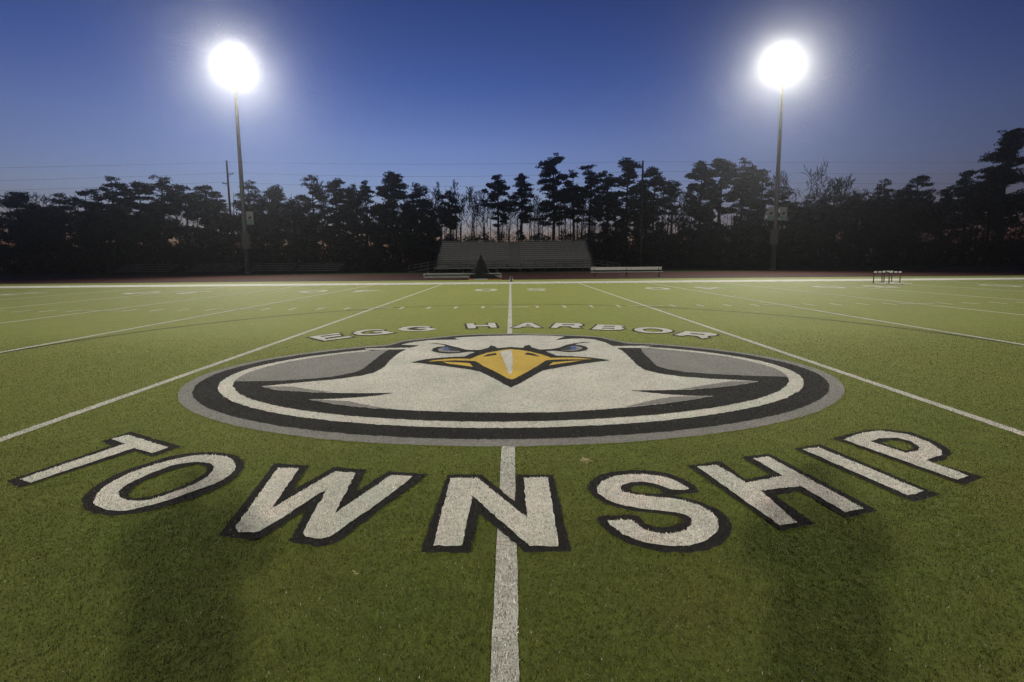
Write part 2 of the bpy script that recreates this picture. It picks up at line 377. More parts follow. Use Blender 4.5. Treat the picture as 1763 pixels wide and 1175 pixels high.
# ------------------------------------------------------------------ measured outlines of the painted marks, metres on the turf
LOGO = {
  'silver': [(-2.333,8.62),(-2.673,8.47),(-3.137,8.206),(-3.504,7.928),(-3.802,7.628),(-4.06,7.26),(-4.237,6.824),(-4.289,6.45),(-4.249,6.046),(-4.135,5.71),(-4.003,5.464),(-3.74,5.121),(-3.478,4.869),(-3.158,4.628),(-2.808,4.42),(-2.45,4.248),(-2.09,4.11),(-1.775,4.011),(-1.503,3.942),(-1.235,3.886),(-0.979,3.843),(-0.773,3.816),(-0.372,3.781),(0.021,3.77),(0.418,3.781),(0.816,3.814),(1.069,3.847),(1.332,3.893),(1.612,3.953),(1.915,4.034),(2.247,4.144),(2.61,4.293),(3.017,4.503),(3.358,4.727),(3.707,5.024),(3.99,5.355),(4.189,5.697),(4.316,6.081),(4.349,6.477),(4.288,6.856),(4.108,7.281),(3.83,7.666),(3.506,7.978),(3.129,8.249),(2.768,8.452),(2.425,8.566),(2.152,8.728),(2.011,8.999),(1.756,9.361),(1.081,9.612),(0.587,9.738),(0.055,9.814),(-0.468,9.811),(-0.971,9.73),(-1.362,9.525),(-1.689,9.326),(-2.055,9.111),(-2.214,8.82)],
  'black': [(-2.277,8.484),(-2.593,8.346),(-3.054,8.086),(-3.402,7.824),(-3.702,7.52),(-3.953,7.147),(-4.115,6.685),(-4.133,6.267),(-4.043,5.875),(-3.924,5.62),(-3.741,5.347),(-3.457,5.045),(-3.179,4.82),(-2.87,4.621),(-2.516,4.438),(-2.192,4.303),(-1.822,4.179),(-1.528,4.1),(-1.252,4.041),(-0.988,3.995),(-0.782,3.968),(-0.375,3.932),(0.021,3.92),(0.424,3.931),(0.834,3.967),(1.088,4.002),(1.358,4.05),(1.645,4.114),(1.955,4.201),(2.288,4.317),(2.643,4.469),(2.953,4.634),(3.3,4.865),(3.622,5.145),(3.904,5.488),(4.075,5.805),(4.168,6.101),(4.2,6.418),(4.148,6.804),(3.951,7.257),(3.686,7.607),(3.342,7.923),(2.952,8.187),(2.531,8.402),(2.202,8.505),(1.98,8.856),(1.733,9.234),(1.067,9.485),(0.579,9.601),(0.055,9.675),(-0.462,9.68),(-0.958,9.608),(-1.343,9.393),(-1.663,9.186),(-2.022,8.964),(-2.164,8.705)],
  'ring_out': [(-2.157,8.252),(-2.543,8.082),(-2.903,7.877),(-3.246,7.617),(-3.578,7.254),(-3.799,6.833),(-3.869,6.452),(-3.825,6.072),(-3.717,5.794),(-3.553,5.532),(-3.279,5.232),(-2.99,5.002),(-2.567,4.75),(-2.209,4.588),(-1.863,4.465),(-1.55,4.376),(-1.247,4.308),(-0.872,4.245),(-0.412,4.199),(0.02,4.185),(0.459,4.198),(0.909,4.242),(1.192,4.286),(1.495,4.348),(1.806,4.429),(2.145,4.541),(2.531,4.703),(2.862,4.88),(3.194,5.109),(3.525,5.423),(3.75,5.742),(3.881,6.059),(3.93,6.41),(3.868,6.804),(3.712,7.144),(3.512,7.413),(3.194,7.711),(2.835,7.956),(2.436,8.161),(2.224,8.25)],
  'ring_in': [(2.32,8.036),(2.452,7.977),(2.791,7.795),(3.14,7.547),(3.45,7.232),(3.636,6.937),(3.756,6.502),(3.739,6.192),(3.637,5.886),(3.522,5.686),(3.34,5.461),(3.031,5.187),(2.696,4.969),(2.306,4.778),(1.926,4.636),(1.567,4.533),(1.235,4.46),(0.933,4.411),(0.467,4.364),(0.02,4.35),(-0.419,4.365),(-0.88,4.412),(-1.262,4.478),(-1.573,4.55),(-1.916,4.652),(-2.237,4.774),(-2.501,4.897),(-2.848,5.099),(-3.19,5.37),(-3.461,5.684),(-3.578,5.888),(-3.668,6.14),(-3.699,6.447),(-3.639,6.78),(-3.486,7.098),(-3.199,7.442),(-2.838,7.727),(-2.43,7.959),(-2.129,8.09)],
  'greyL': [(-3.615,5.958),(-3.668,6.14),(-3.699,6.447),(-3.639,6.78),(-3.486,7.098),(-3.199,7.442),(-2.838,7.727),(-2.43,7.959),(-2.129,8.09),(-2.145,7.915),(-2.151,7.511),(-2.134,7.0),(-2.126,6.637),(-2.185,6.391),(-2.392,6.167),(-2.631,6.065),(-2.879,6.003),(-3.133,5.962)],
  'greyR': [(2.32,8.036),(2.452,7.977),(2.791,7.795),(3.14,7.547),(3.45,7.232),(3.636,6.937),(3.756,6.502),(3.739,6.192),(3.661,5.934),(3.452,5.978),(3.114,6.033),(2.782,6.12),(2.453,6.239),(2.231,6.433),(2.156,6.632),(2.201,7.121),(2.23,7.605)],
  'head': [(0.03,9.473),(-0.415,9.459),(-0.895,9.352),(-1.126,9.249),(-0.985,9.061),(-1.194,9.037),(-1.564,9.008),(-1.821,8.836),(-1.931,8.706),(-2.027,8.536),(-1.861,8.487),(-1.669,8.443),(-1.726,8.303),(-1.802,8.214),(-1.883,7.725),(-1.884,7.186),(-1.844,6.713),(-1.889,6.38),(-2.023,6.191),(-2.33,6.005),(-2.57,5.923),(-2.871,5.798),(-3.118,5.696),(-2.818,5.514),(-2.353,5.412),(-2.007,5.372),(-1.671,5.351),(-1.346,5.364),(-1.555,5.236),(-1.775,5.173),(-1.999,5.137),(-2.275,5.12),(-1.927,4.949),(-1.665,4.846),(-1.422,4.779),(-1.198,4.737),(-0.944,4.691),(-0.453,4.632),(0.026,4.601),(0.503,4.606),(0.995,4.681),(1.225,4.733),(1.462,4.795),(1.791,4.891),(2.057,4.992),(2.325,5.114),(2.035,5.139),(1.819,5.199),(1.605,5.29),(1.434,5.369),(1.793,5.37),(2.212,5.386),(2.584,5.476),(2.893,5.59),(3.165,5.73),(2.912,5.806),(2.59,5.886),(2.272,6.004),(2.051,6.176),(1.908,6.403),(1.885,6.678),(1.918,7.288),(1.929,7.795),(1.885,8.101),(1.794,8.611),(1.647,8.936),(1.451,9.046),(1.235,9.04),(0.891,8.892),(1.032,9.153),(1.12,9.288),(0.836,9.411),(0.392,9.507)],
  'shL1': [(-3.097,5.689),(-2.702,5.664),(-2.391,5.501),(-2.099,5.398),(-2.353,5.412),(-2.818,5.514)],
  'shL2': [(-2.239,5.108),(-1.809,5.044),(-1.437,4.83),(-1.19,4.732),(-1.422,4.779),(-1.665,4.846),(-1.927,4.949)],
  'shR1': [(3.156,5.731),(2.784,5.723),(2.354,5.532),(2.046,5.385),(2.212,5.386),(2.584,5.476),(2.893,5.59)],
  'shR2': [(2.317,5.114),(1.83,5.092),(1.589,4.971),(1.228,4.746),(1.462,4.795),(1.791,4.891),(2.057,4.992)],
  'beak_black': [(-1.522,6.995),(-1.345,7.199),(-1.129,7.322),(-0.898,7.381),(-0.726,7.397),(-0.65,7.63),(-0.553,7.801),(-0.521,7.929),(-0.376,8.139),(-0.344,8.383),(-0.252,8.246),(-0.216,8.093),(-0.1,8.137),(0.016,8.201),(0.248,8.095),(0.272,8.279),(0.363,8.404),(0.393,8.183),(0.486,7.978),(0.579,7.864),(0.683,7.612),(0.772,7.404),(1.012,7.349),(1.287,7.244),(1.461,7.129),(1.555,7.011),(1.344,6.928),(1.044,6.769),(0.755,6.595),(0.478,6.407),(0.256,5.958),(0.109,5.663),(0.022,5.535),(-0.096,5.767),(-0.262,6.102),(-0.416,6.371),(-0.578,6.5),(-0.807,6.636),(-1.093,6.799),(-1.34,6.927)],
  'browL': [(-1.552,8.646),(-1.363,8.624),(-1.201,8.507),(-1.033,8.31),(-0.884,8.134),(-0.785,7.994),(-0.655,7.924),(-0.517,7.945),(-0.54,7.76),(-0.693,7.782),(-0.78,7.735),(-0.883,7.665),(-1.03,7.647),(-1.178,7.702),(-1.296,7.808),(-1.361,7.951),(-1.359,8.128),(-1.296,8.265),(-1.173,8.305),(-1.198,8.405),(-1.354,8.563)],
  'browR': [(1.557,8.623),(1.387,8.631),(1.203,8.489),(1.038,8.35),(0.877,8.079),(0.739,7.966),(0.584,7.928),(0.506,7.899),(0.573,7.769),(0.762,7.811),(0.879,7.743),(1.006,7.676),(1.183,7.712),(1.313,7.831),(1.381,7.977),(1.369,8.18),(1.296,8.302),(1.205,8.357),(1.254,8.471),(1.418,8.568)],
  'eyeL': [(-1.248,7.961),(-1.238,8.095),(-1.186,8.176),(-1.117,8.212),(-1.005,8.085),(-0.844,7.814),(-0.942,7.742),(-1.108,7.774),(-1.199,7.839)],
  'irisL': [(-1.173,8.011),(-1.161,8.147),(-1.102,8.183),(-1.047,8.087),(-1.047,7.926),(-1.114,7.887)],
  'pupilL': [(-1.097,8.183),(-1.01,8.129),(-0.869,7.908),(-0.892,7.836),(-1.041,7.884),(-1.056,8.033)],
  'eyeR': [(1.276,7.981),(1.257,8.13),(1.142,8.232),(1.022,8.107),(0.885,7.85),(1.017,7.762),(1.174,7.818)],
  'irisR': [(1.184,7.999),(1.167,8.175),(1.087,8.165),(1.04,7.992),(1.08,7.86),(1.148,7.902)],
  'pupilR': [(1.089,8.179),(0.975,8.035),(0.892,7.862),(1.025,7.825),(1.078,7.99)],
  'beak': [(-0.617,7.191),(-0.525,7.411),(-0.383,7.668),(-0.238,7.797),(-0.098,7.926),(0.016,7.986),(0.204,7.88),(0.349,7.748),(0.508,7.531),(0.624,7.326),(0.65,7.227),(0.882,7.233),(1.109,7.208),(1.308,7.099),(1.145,7.074),(0.98,7.101),(0.866,7.101),(0.637,7.074),(0.567,7.035),(0.448,6.745),(0.271,6.351),(0.065,5.928),(0.027,5.911),(-0.03,5.986),(-0.103,6.16),(-0.281,6.507),(-0.396,6.733),(-0.525,7.038),(-0.676,7.074),(-0.864,7.106),(-1.044,7.067),(-1.249,7.025),(-1.189,7.107),(-1.016,7.199),(-0.832,7.23),(-0.69,7.225)],
  'lowL': [(-1.035,7.009),(-0.801,6.958),(-0.604,6.89),(-0.531,6.655),(-0.734,6.765),(-0.925,6.871)],
  'lowR': [(0.667,6.905),(0.907,6.971),(1.15,7.032),(0.954,6.909),(0.779,6.818),(0.584,6.693)],
  'nosL': [(-0.432,7.316),(-0.366,7.522),(-0.232,7.627),(-0.203,7.491),(-0.303,7.425)],
  'nosR': [(0.249,7.484),(0.296,7.647),(0.39,7.565),(0.493,7.293),(0.393,7.392),(0.302,7.47)],
  'stripe': [(-0.163,7.74),(-0.072,7.861),(0.035,7.856),(0.057,7.213),(0.048,6.532),(0.032,6.196),(-0.002,6.177),(-0.034,6.447),(-0.097,7.114)],
}
TOWN = [
  ('T',[(-3.569,3.242),(-3.339,3.888),(-3.55,4.005),(-3.485,4.104),(-2.894,3.802),(-2.944,3.687),(-3.181,3.8),(-3.433,3.185)],[],[(-3.645,3.226),(-3.425,3.859),(-3.603,3.957),(-3.539,4.193),(-2.811,3.83),(-2.895,3.623),(-3.129,3.734),(-3.448,3.117)],[],0),
  ('O',[(-2.729,2.909),(-2.813,3.042),(-2.847,3.195),(-2.819,3.351),(-2.723,3.509),(-2.579,3.624),(-2.416,3.64),(-2.259,3.59),(-2.131,3.471),(-2.06,3.325),(-2.067,3.191),(-2.142,3.059),(-2.242,2.928),(-2.355,2.833),(-2.458,2.793),(-2.581,2.82),(-2.675,2.864)],[(-2.625,2.981),(-2.688,3.079),(-2.7,3.203),(-2.657,3.348),(-2.582,3.468),(-2.443,3.508),(-2.322,3.475),(-2.251,3.399),(-2.208,3.282),(-2.225,3.152),(-2.277,3.042),(-2.352,2.948),(-2.437,2.913),(-2.538,2.933)],[(-2.776,2.875),(-2.876,3.004),(-2.922,3.165),(-2.918,3.342),(-2.836,3.511),(-2.716,3.655),(-2.518,3.706),(-2.321,3.674),(-2.147,3.575),(-2.047,3.444),(-1.996,3.278),(-2.015,3.106),(-2.083,2.971),(-2.19,2.856),(-2.308,2.774),(-2.461,2.744),(-2.616,2.779),(-2.714,2.822)],[(-2.578,2.999),(-2.618,3.077),(-2.631,3.181),(-2.589,3.301),(-2.513,3.417),(-2.436,3.465),(-2.342,3.438),(-2.29,3.376),(-2.264,3.272),(-2.286,3.153),(-2.341,3.062),(-2.4,2.986),(-2.471,2.956),(-2.535,2.964)],1),
  ('W',[(-1.612,2.593),(-1.76,3.393),(-1.589,3.375),(-1.502,2.799),(-1.295,3.322),(-1.13,3.293),(-1.075,2.739),(-0.858,3.254),(-0.698,3.232),(-0.725,3.122),(-0.864,2.81),(-0.985,2.546),(-1.011,2.496),(-1.055,2.474),(-1.154,2.495),(-1.184,2.531),(-1.251,3.071),(-1.256,3.05),(-1.393,2.666),(-1.446,2.559),(-1.472,2.542),(-1.571,2.553)],[],[(-1.664,2.521),(-1.827,3.479),(-1.541,3.43),(-1.483,3.049),(-1.334,3.398),(-1.07,3.352),(-1.037,2.999),(-0.898,3.32),(-0.592,3.269),(-0.652,3.103),(-0.784,2.831),(-0.95,2.452),(-0.991,2.417),(-1.042,2.409),(-1.2,2.444),(-1.23,2.468),(-1.275,2.788),(-1.388,2.516),(-1.423,2.465),(-1.632,2.514)],[],0),
  ('N',[(-0.404,2.4),(-0.413,3.201),(-0.219,3.197),(0.122,2.665),(0.116,3.191),(0.289,3.195),(0.288,2.39),(0.128,2.388),(0.082,2.454),(-0.232,2.94),(-0.246,2.398)],[],[(-0.466,2.351),(-0.441,3.261),(-0.195,3.256),(0.048,2.868),(0.069,3.244),(0.331,3.241),(0.348,2.343),(0.1,2.342),(-0.174,2.734),(-0.196,2.343)],[],0),
  ('S',[(1.237,3.005),(1.164,2.994),(1.114,2.995),(1.079,3.04),(1.019,3.094),(0.946,3.112),(0.866,3.104),(0.8,3.072),(0.776,3.027),(0.785,2.982),(0.826,2.95),(0.916,2.918),(1.03,2.893),(1.14,2.861),(1.223,2.797),(1.267,2.71),(1.271,2.629),(1.233,2.543),(1.17,2.472),(1.094,2.417),(1.003,2.381),(0.91,2.375),(0.815,2.392),(0.734,2.431),(0.665,2.489),(0.623,2.563),(0.602,2.63),(0.668,2.639),(0.745,2.633),(0.77,2.603),(0.788,2.551),(0.829,2.509),(0.888,2.494),(0.964,2.498),(1.033,2.528),(1.09,2.583),(1.112,2.642),(1.093,2.687),(1.031,2.72),(0.923,2.743),(0.815,2.772),(0.72,2.812),(0.65,2.876),(0.612,2.96),(0.616,3.036),(0.669,3.128),(0.771,3.203),(0.885,3.23),(1.006,3.227),(1.11,3.196),(1.177,3.139),(1.221,3.064)],[],[(1.294,2.966),(1.222,2.949),(1.104,2.931),(1.155,2.902),(1.253,2.842),(1.32,2.752),(1.341,2.648),(1.317,2.551),(1.268,2.471),(1.196,2.403),(1.1,2.347),(0.99,2.321),(0.869,2.327),(0.755,2.361),(0.659,2.42),(0.598,2.495),(0.561,2.578),(0.544,2.661),(0.577,2.686),(0.68,2.689),(0.762,2.7),(0.798,2.687),(0.81,2.647),(0.825,2.602),(0.868,2.563),(0.919,2.556),(0.984,2.571),(1.041,2.608),(1.065,2.642),(1.048,2.673),(0.993,2.694),(0.913,2.711),(0.805,2.734),(0.7,2.779),(0.625,2.842),(0.57,2.937),(0.551,3.024),(0.585,3.13),(0.669,3.227),(0.782,3.283),(0.924,3.303),(1.059,3.293),(1.18,3.246),(1.252,3.165),(1.298,3.062)],[(1.054,2.955),(1.039,3.015),(0.994,3.055),(0.934,3.069),(0.88,3.057),(0.838,3.019),(0.847,2.981),(0.898,2.961),(0.975,2.951)],0),
  ('H',[(1.43,3.34),(1.593,3.373),(1.671,3.084),(1.985,3.185),(1.925,3.476),(2.059,3.516),(2.231,2.739),(2.086,2.7),(2.018,3.032),(1.71,2.972),(1.721,2.59),(1.603,2.568)],[],[(1.369,3.371),(1.652,3.443),(1.693,3.142),(1.908,3.209),(1.86,3.514),(2.106,3.576),(2.303,2.717),(2.055,2.642),(1.977,2.967),(1.78,2.916),(1.82,2.58),(1.587,2.515)],[],0),
  ('I',[(2.416,3.646),(2.574,3.686),(2.793,2.951),(2.64,2.891)],[],[(2.359,3.672),(2.632,3.751),(2.862,2.903),(2.611,2.817)],[],0),
  ('P',[(2.892,3.842),(3.181,4.0),(3.371,4.038),(3.537,3.949),(3.564,3.768),(3.517,3.604),(3.444,3.513),(3.229,3.426),(3.303,3.159),(3.166,3.103)],[(3.089,3.798),(3.216,3.862),(3.377,3.87),(3.432,3.79),(3.393,3.66),(3.324,3.598),(3.19,3.559)],[(2.829,3.883),(3.268,4.071),(3.438,4.081),(3.614,4.002),(3.645,3.824),(3.623,3.655),(3.538,3.534),(3.355,3.414),(3.249,3.388),(3.396,3.144),(3.146,3.031)],[(3.163,3.777),(3.275,3.821),(3.374,3.811),(3.382,3.715),(3.335,3.643),(3.232,3.6)],0),
]
EGG = [
  ('E',[(-4.223,9.576),(-3.786,10.105),(-3.684,9.968),(-4.014,9.671),(-3.931,9.561),(-3.655,9.854),(-3.57,9.724),(-3.814,9.422),(-3.719,9.275),(-3.381,9.653),(-3.263,9.526),(-3.682,9.093)],[],0),
  ('G',[(-3.02,10.586),(-3.309,10.548),(-3.448,10.307),(-3.43,10.019),(-3.255,9.801),(-2.956,9.738),(-2.692,9.882),(-2.534,10.069),(-2.844,10.343),(-3.064,10.183),(-2.959,10.093),(-2.867,10.138),(-2.764,10.049),(-2.953,9.896),(-3.166,9.924),(-3.294,10.078),(-3.285,10.298),(-3.17,10.45),(-2.956,10.455),(-2.858,10.396),(-2.856,10.485)],[],0),
  ('G',[(-2.039,11.065),(-2.354,11.064),(-2.544,10.898),(-2.589,10.616),(-2.414,10.336),(-2.128,10.25),(-1.846,10.304),(-1.667,10.526),(-1.939,10.823),(-2.198,10.724),(-2.092,10.606),(-1.988,10.637),(-1.885,10.52),(-2.076,10.387),(-2.274,10.434),(-2.394,10.605),(-2.38,10.792),(-2.238,10.918),(-2.01,10.905),(-1.9,10.84),(-1.888,10.937)],[],0),
  ('H',[(-1.085,11.422),(-0.912,11.476),(-0.856,11.135),(-0.511,11.155),(-0.557,11.498),(-0.38,11.53),(-0.296,10.707),(-0.447,10.678),(-0.488,10.951),(-0.821,10.932),(-0.789,10.622),(-0.965,10.596)],[],0),
  ('A',[(0.045,10.654),(0.368,11.492),(0.551,11.481),(0.74,10.652),(0.583,10.623),(0.535,10.822),(0.305,10.836),(0.229,10.643)],[[(0.367,10.975),(0.435,11.245),(0.513,10.966)]],0),
  ('R',[(0.947,10.582),(1.14,11.421),(1.718,11.318),(1.774,11.098),(1.713,10.893),(1.615,10.818),(1.639,10.503),(1.45,10.552),(1.415,10.83),(1.186,10.844),(1.087,10.574)],[[(1.247,11.004),(1.295,11.17),(1.569,11.11),(1.546,10.944)]],0),
  ('B',[(1.843,10.304),(2.124,11.076),(2.623,10.94),(2.675,10.734),(2.568,10.582),(2.605,10.389),(2.476,10.195),(2.2,10.175)],[[(2.183,10.704),(2.239,10.841),(2.468,10.766),(2.423,10.63)],[(2.081,10.401),(2.135,10.531),(2.403,10.477),(2.357,10.33)]],0),
  ('O',[(2.79,10.249),(2.963,10.482),(3.255,10.522),(3.508,10.355),(3.571,10.061),(3.463,9.825),(3.21,9.689),(2.919,9.755),(2.772,9.983)],[[(2.963,10.185),(3.09,10.343),(3.28,10.331),(3.378,10.125),(3.305,9.902),(3.128,9.844),(2.972,9.938)]],1),
  ('R',[(3.401,9.424),(3.816,9.925),(4.248,9.698),(4.309,9.485),(4.217,9.334),(4.015,9.268),(3.947,9.051),(3.782,8.974),(3.815,9.264),(3.672,9.409),(3.505,9.295)],[[(3.762,9.546),(3.843,9.655),(4.055,9.482),(3.992,9.392)]],0),
]

def emit_mat(name, c, s):
    m, nt, b = new_mat(name)
    b.inputs['Base Color'].default_value = (.9, .9, .9, 1)
    b.inputs['Emission Color'].default_value = (*c, 1)
    b.inputs['Emission Strength'].default_value = s
    return m
M['lamp'] = emit_mat('lit_lamp_glass', (1, .97, .90), 60.0)

# ------------------------------------------------------------------ ground
SIDE_Y = 30.95                    # inner edge of the white border
YD = 0.9144
FIELD_MID = 7.38

def sheet_obj(name, x0, y0, x1, y1, z, mat, nx=1, ny=1):
    vs = [(x0 + (x1 - x0) * i / nx, y0 + (y1 - y0) * j / ny, z) for j in range(ny + 1) for i in range(nx + 1)]
    fs = [(j * (nx + 1) + i, j * (nx + 1) + i + 1, (j + 1) * (nx + 1) + i + 1, (j + 1) * (nx + 1) + i) for j in range(ny) for i in range(nx)]
    return MB().add(vs, fs).build(name, mat)

meta(sheet_obj('ground', -260, -130, 260, 390, -0.012, M['dirt']), kind='structure')
meta(sheet_obj('running_track', -120, 37.45, 120, 55.5, -0.006, M['red_track']), kind='structure')
lanes = MB()
for k in range(9):
    yy = 38.6 + k * 1.22
    lanes.add([(-120, yy, -0.003), (120, yy, -0.003), (120, yy + .05, -0.003), (-120, yy + .05, -0.003)], [(0, 1, 2, 3)])
meta(lanes.build('track_lane_lines', M['track_line']), kind='structure')

# ------------------------------------------------------------------ painted sheets and fibres
rng = np.random.default_rng(11)
ZONES = []            # [object, loops, fibre material, sheet verts, sheet faces, sheet material]

def catmull(p, per=5):
    n = len(p); out = []
    for i in range(n):
        a, b, c, d = (np.array(p[(i + k) % n]) for k in (-1, 0, 1, 2))
        for j in range(per):
            t = j / per
            out.append(.5 * ((2 * b) + (c - a) * t + (2 * a - 5 * b + 4 * c - d) * t * t + (3 * b - a - 3 * c + d) * t ** 3))
    return [tuple(q) for q in out]

def fray(loop, step, amp):
    out = []
    n = len(loop)
    for i in range(n):
        a, b = np.array(loop[i]), np.array(loop[(i + 1) % n])
        k = max(1, min(400, int(np.linalg.norm(b - a) / step)))
        for j in range(k):
            out.append(tuple(a + (b - a) * j / k + rng.normal(0, amp, 2)))
    return out

def sheet(name, loops, z, mat, blade, parent=None, step=.035, amp=.005):
    fl = [fray(l, step, amp) for l in loops]
    vs = [(x, y, z) for l in fl for x, y in l]
    tri = tessellate_polygon([[Vector((x, y, 0)) for x, y in l] for l in fl])
    fs = []
    for a, b, c in tri:
        u = (vs[b][0] - vs[a][0]) * (vs[c][1] - vs[a][1]) - (vs[b][1] - vs[a][1]) * (vs[c][0] - vs[a][0])
        if abs(u) > 1e-12: fs.append((a, b, c) if u > 0 else (a, c, b))
    o = link(name, bpy.data.meshes.new(name), parent)
    ZONES.append([o, loops, blade, vs, fs, mat])
    return o

def rect(x0, y0, x1, y1): return [(x0, y0), (x1, y0), (x1, y1), (x0, y1)]

# the turf itself
tf = link('artificial_turf', bpy.data.meshes.new('artificial_turf'))
meta(tf, kind='structure')
ZONES.append([tf, [rect(-120, -22, 120, 37.4)], M['turf_blade'],
              [(-120, -22, 0), (120, -22, 0), (120, 37.4, 0), (-120, 37.4, 0)], [(0, 1, 2, 3)], M['turf']])

# lines
Z1 = .004
for k in range(-9, 10):
    x = k * 5 * YD
    o = sheet('yard_line', [rect(x - .055, -17.8, x + .055, SIDE_Y - .02)], Z1, M['line'], M['line_blade'], step=.03 if k == 0 else .3, amp=.0015)
    meta(o, kind='structure')
o = sheet('sideline', [rect(-45.8, SIDE_Y, 45.8, SIDE_Y + 2.6)], Z1, M['line'], M['line_blade'], step=.5)
meta(o, kind='structure')
hv, hf = [], []
HY = 31.76 - 16.26
def quad(x0, y0, x1, y1, z=Z1):
    b = len(hv)
    hv.extend([(x0, y0, z), (x1, y0, z), (x1, y1, z), (x0, y1, z)]); hf.append((b, b + 1, b + 2, b + 3))
for k in range(-49, 50):
    if k % 5:
        quad(k * YD - .05, HY - .3, k * YD + .05, HY + .3)
        quad(k * YD - .05, SIDE_Y - .75, k * YD + .05, SIDE_Y - .15)
    else:
        quad(k * YD - .61, HY - .05, k * YD + .61, HY + .05, Z1 + .003)
meta(MB().add(hv, hf).build('hash_marks', M['line']), kind='structure')
cs = [(9.15 * math.cos(2 * math.pi * i / 160), FIELD_MID + 9.15 * math.sin(2 * math.pi * i / 160)) for i in range(160)]
ci = [(9.05 * math.cos(2 * math.pi * i / 160), FIELD_MID + 9.05 * math.sin(2 * math.pi * i / 160)) for i in range(160)]
o = sheet('soccer_circle_line', [cs, ci], .0025, M['dark_line'], M['black_blade'], step=.2, amp=.004)
meta(o, kind='structure')

# yard numbers, read from the far touchline
def yard_number(txt, x, y):
    cu = bpy.data.curves.new('yard_number', 'FONT')
    cu.body = txt
    cu.align_x, cu.align_y = 'CENTER', 'CENTER'
    cu.size = 2.75
    cu.space_character = 1.25
    cu.offset = .035
    o = bpy.data.objects.new('yard_number', cu)
    COL.objects.link(o)
    me = bpy.data.meshes.new_from_object(o)
    bpy.data.objects.remove(o)
    me.materials.clear(); me.materials.append(M['line'])
    n = link('yard_number', me)
    n.location = (x, y, Z1 + .002)
    n.rotation_euler = (0, 0, math.pi)
    n.scale = (.95, 1.0, 1)
    meta(n, kind='structure')
for t, k in (('5 0', 0), ('4 0', 10), ('4 0', -10), ('3 0', 20), ('3 0', -20), ('2 0', 30), ('2 0', -30)):
    yard_number(t, k * YD + .05, 24.75)
    if k:
        s = 1 if k > 0 else -1
        xa = k * YD + s * 1.75
        MBa = MB().add([(xa, 24.35, Z1), (xa + s * .75, 24.6, Z1), (xa, 24.85, Z1)], [(0, 1, 2) if s > 0 else (0, 2, 1)])
        meta(MBa.build('yard_arrow', M['line']), kind='structure')

# ---- eagle logo
logo = empty('eagle_logo', (.03, 6.41, 0))
meta(logo, 'large oval eagle head emblem in white, black and silver at the middle of the turf', 'field logo')
def lsheet(name, key, z, mat, blade, parent, smooth=True, holes=(), amp=.005):
    p = LOGO[key]
    loops = [catmull(p) if smooth else p] + [catmull(LOGO[h]) for h in holes]
    return sheet(name, loops, z, M[mat], M[blade], parent, amp=amp)
def lp(*a, **k):
    o = lsheet(*a, **k)
    return o
silver = lp('silver_border', 'silver', .007, 'silver', 'silver_blade', logo)
blk = lp('black_oval', 'black', .010, 'black', 'black_blade', logo)
ring = sheet('white_ring', [catmull(LOGO['ring_out'][:-1] + [LOGO['ring_out'][-1]])], .013, M['white'], M['white_blade'], logo)
inner = sheet('inner_oval', [catmull(LOGO['ring_in'])], .016, M['black'], M['black_blade'], logo)
gl = lp('silver_panel', 'greyL', .019, 'silver', 'silver_blade', logo, smooth=False)
gr = lp('silver_panel', 'greyR', .019, 'silver', 'silver_blade', logo, smooth=False)
hd = lp('eagle_head', 'head', .019, 'white', 'white_blade', logo, smooth=False, amp=.004)
for k in ('shL1', 'shL2', 'shR1', 'shR2'):
    lp('feather_shade', k, .022, 'silver', 'silver_blade', hd, smooth=False)
bk = lp('beak', 'beak_black', .022, 'black', 'black_blade', logo, smooth=False, amp=.004)
lp('beak_plate', 'beak', .025, 'yellow', 'yellow', bk, smooth=False, amp=.003)
lp('beak_plate', 'lowL', .025, 'yellow', 'yellow', bk, smooth=False, amp=.003)
lp('beak_plate', 'lowR', .025, 'yellow', 'yellow', bk, smooth=False, amp=.003)
lp('nostril', 'nosL', .028, 'black', 'black_blade', bk, smooth=False, amp=.002)
lp('nostril', 'nosR', .028, 'black', 'black_blade', bk, smooth=False, amp=.002)
lp('beak_stripe', 'stripe', .028, 'white', 'white_blade', bk, smooth=False, amp=.003)
for s in 'LR':
    br = lp('eye', 'brow' + s, .0235, 'black', 'black_blade', logo, smooth=False, amp=.002)
    lp('eye_white', 'eye' + s, .026, 'silver', 'silver_blade', br, amp=.001)
    lp('iris', 'iris' + s, .0275, 'blue', 'blue', br, amp=.001)
    lp('pupil', 'pupil' + s, .029, 'slate', 'slate', br, amp=.001)

# ---- lettering
def grow(loop, d):
    """outline moved outward by d"""
    p = np.array(loop)
    area = sum(p[i][0] * p[(i + 1) % len(p)][1] - p[(i + 1) % len(p)][0] * p[i][1] for i in range(len(p)))
    s = 1 if area > 0 else -1
    out = []
    n = len(p)
    for i in range(n):
        a, b, c = p[i - 1], p[i], p[(i + 1) % n]
        e1, e2 = b - a, c - b
        e1 = e1 / (np.linalg.norm(e1) + 1e-9); e2 = e2 / (np.linalg.norm(e2) + 1e-9)
        n1 = np.array([e1[1], -e1[0]]) * s; n2 = np.array([e2[1], -e2[0]]) * s
        m = n1 + n2; l = np.linalg.norm(m)
        m = m / l if l > 1e-6 else n1
        k = min(1.6, 1 / max(.35, float(m @ n1)))
        out.append(tuple(b + m * d * k))
    return out

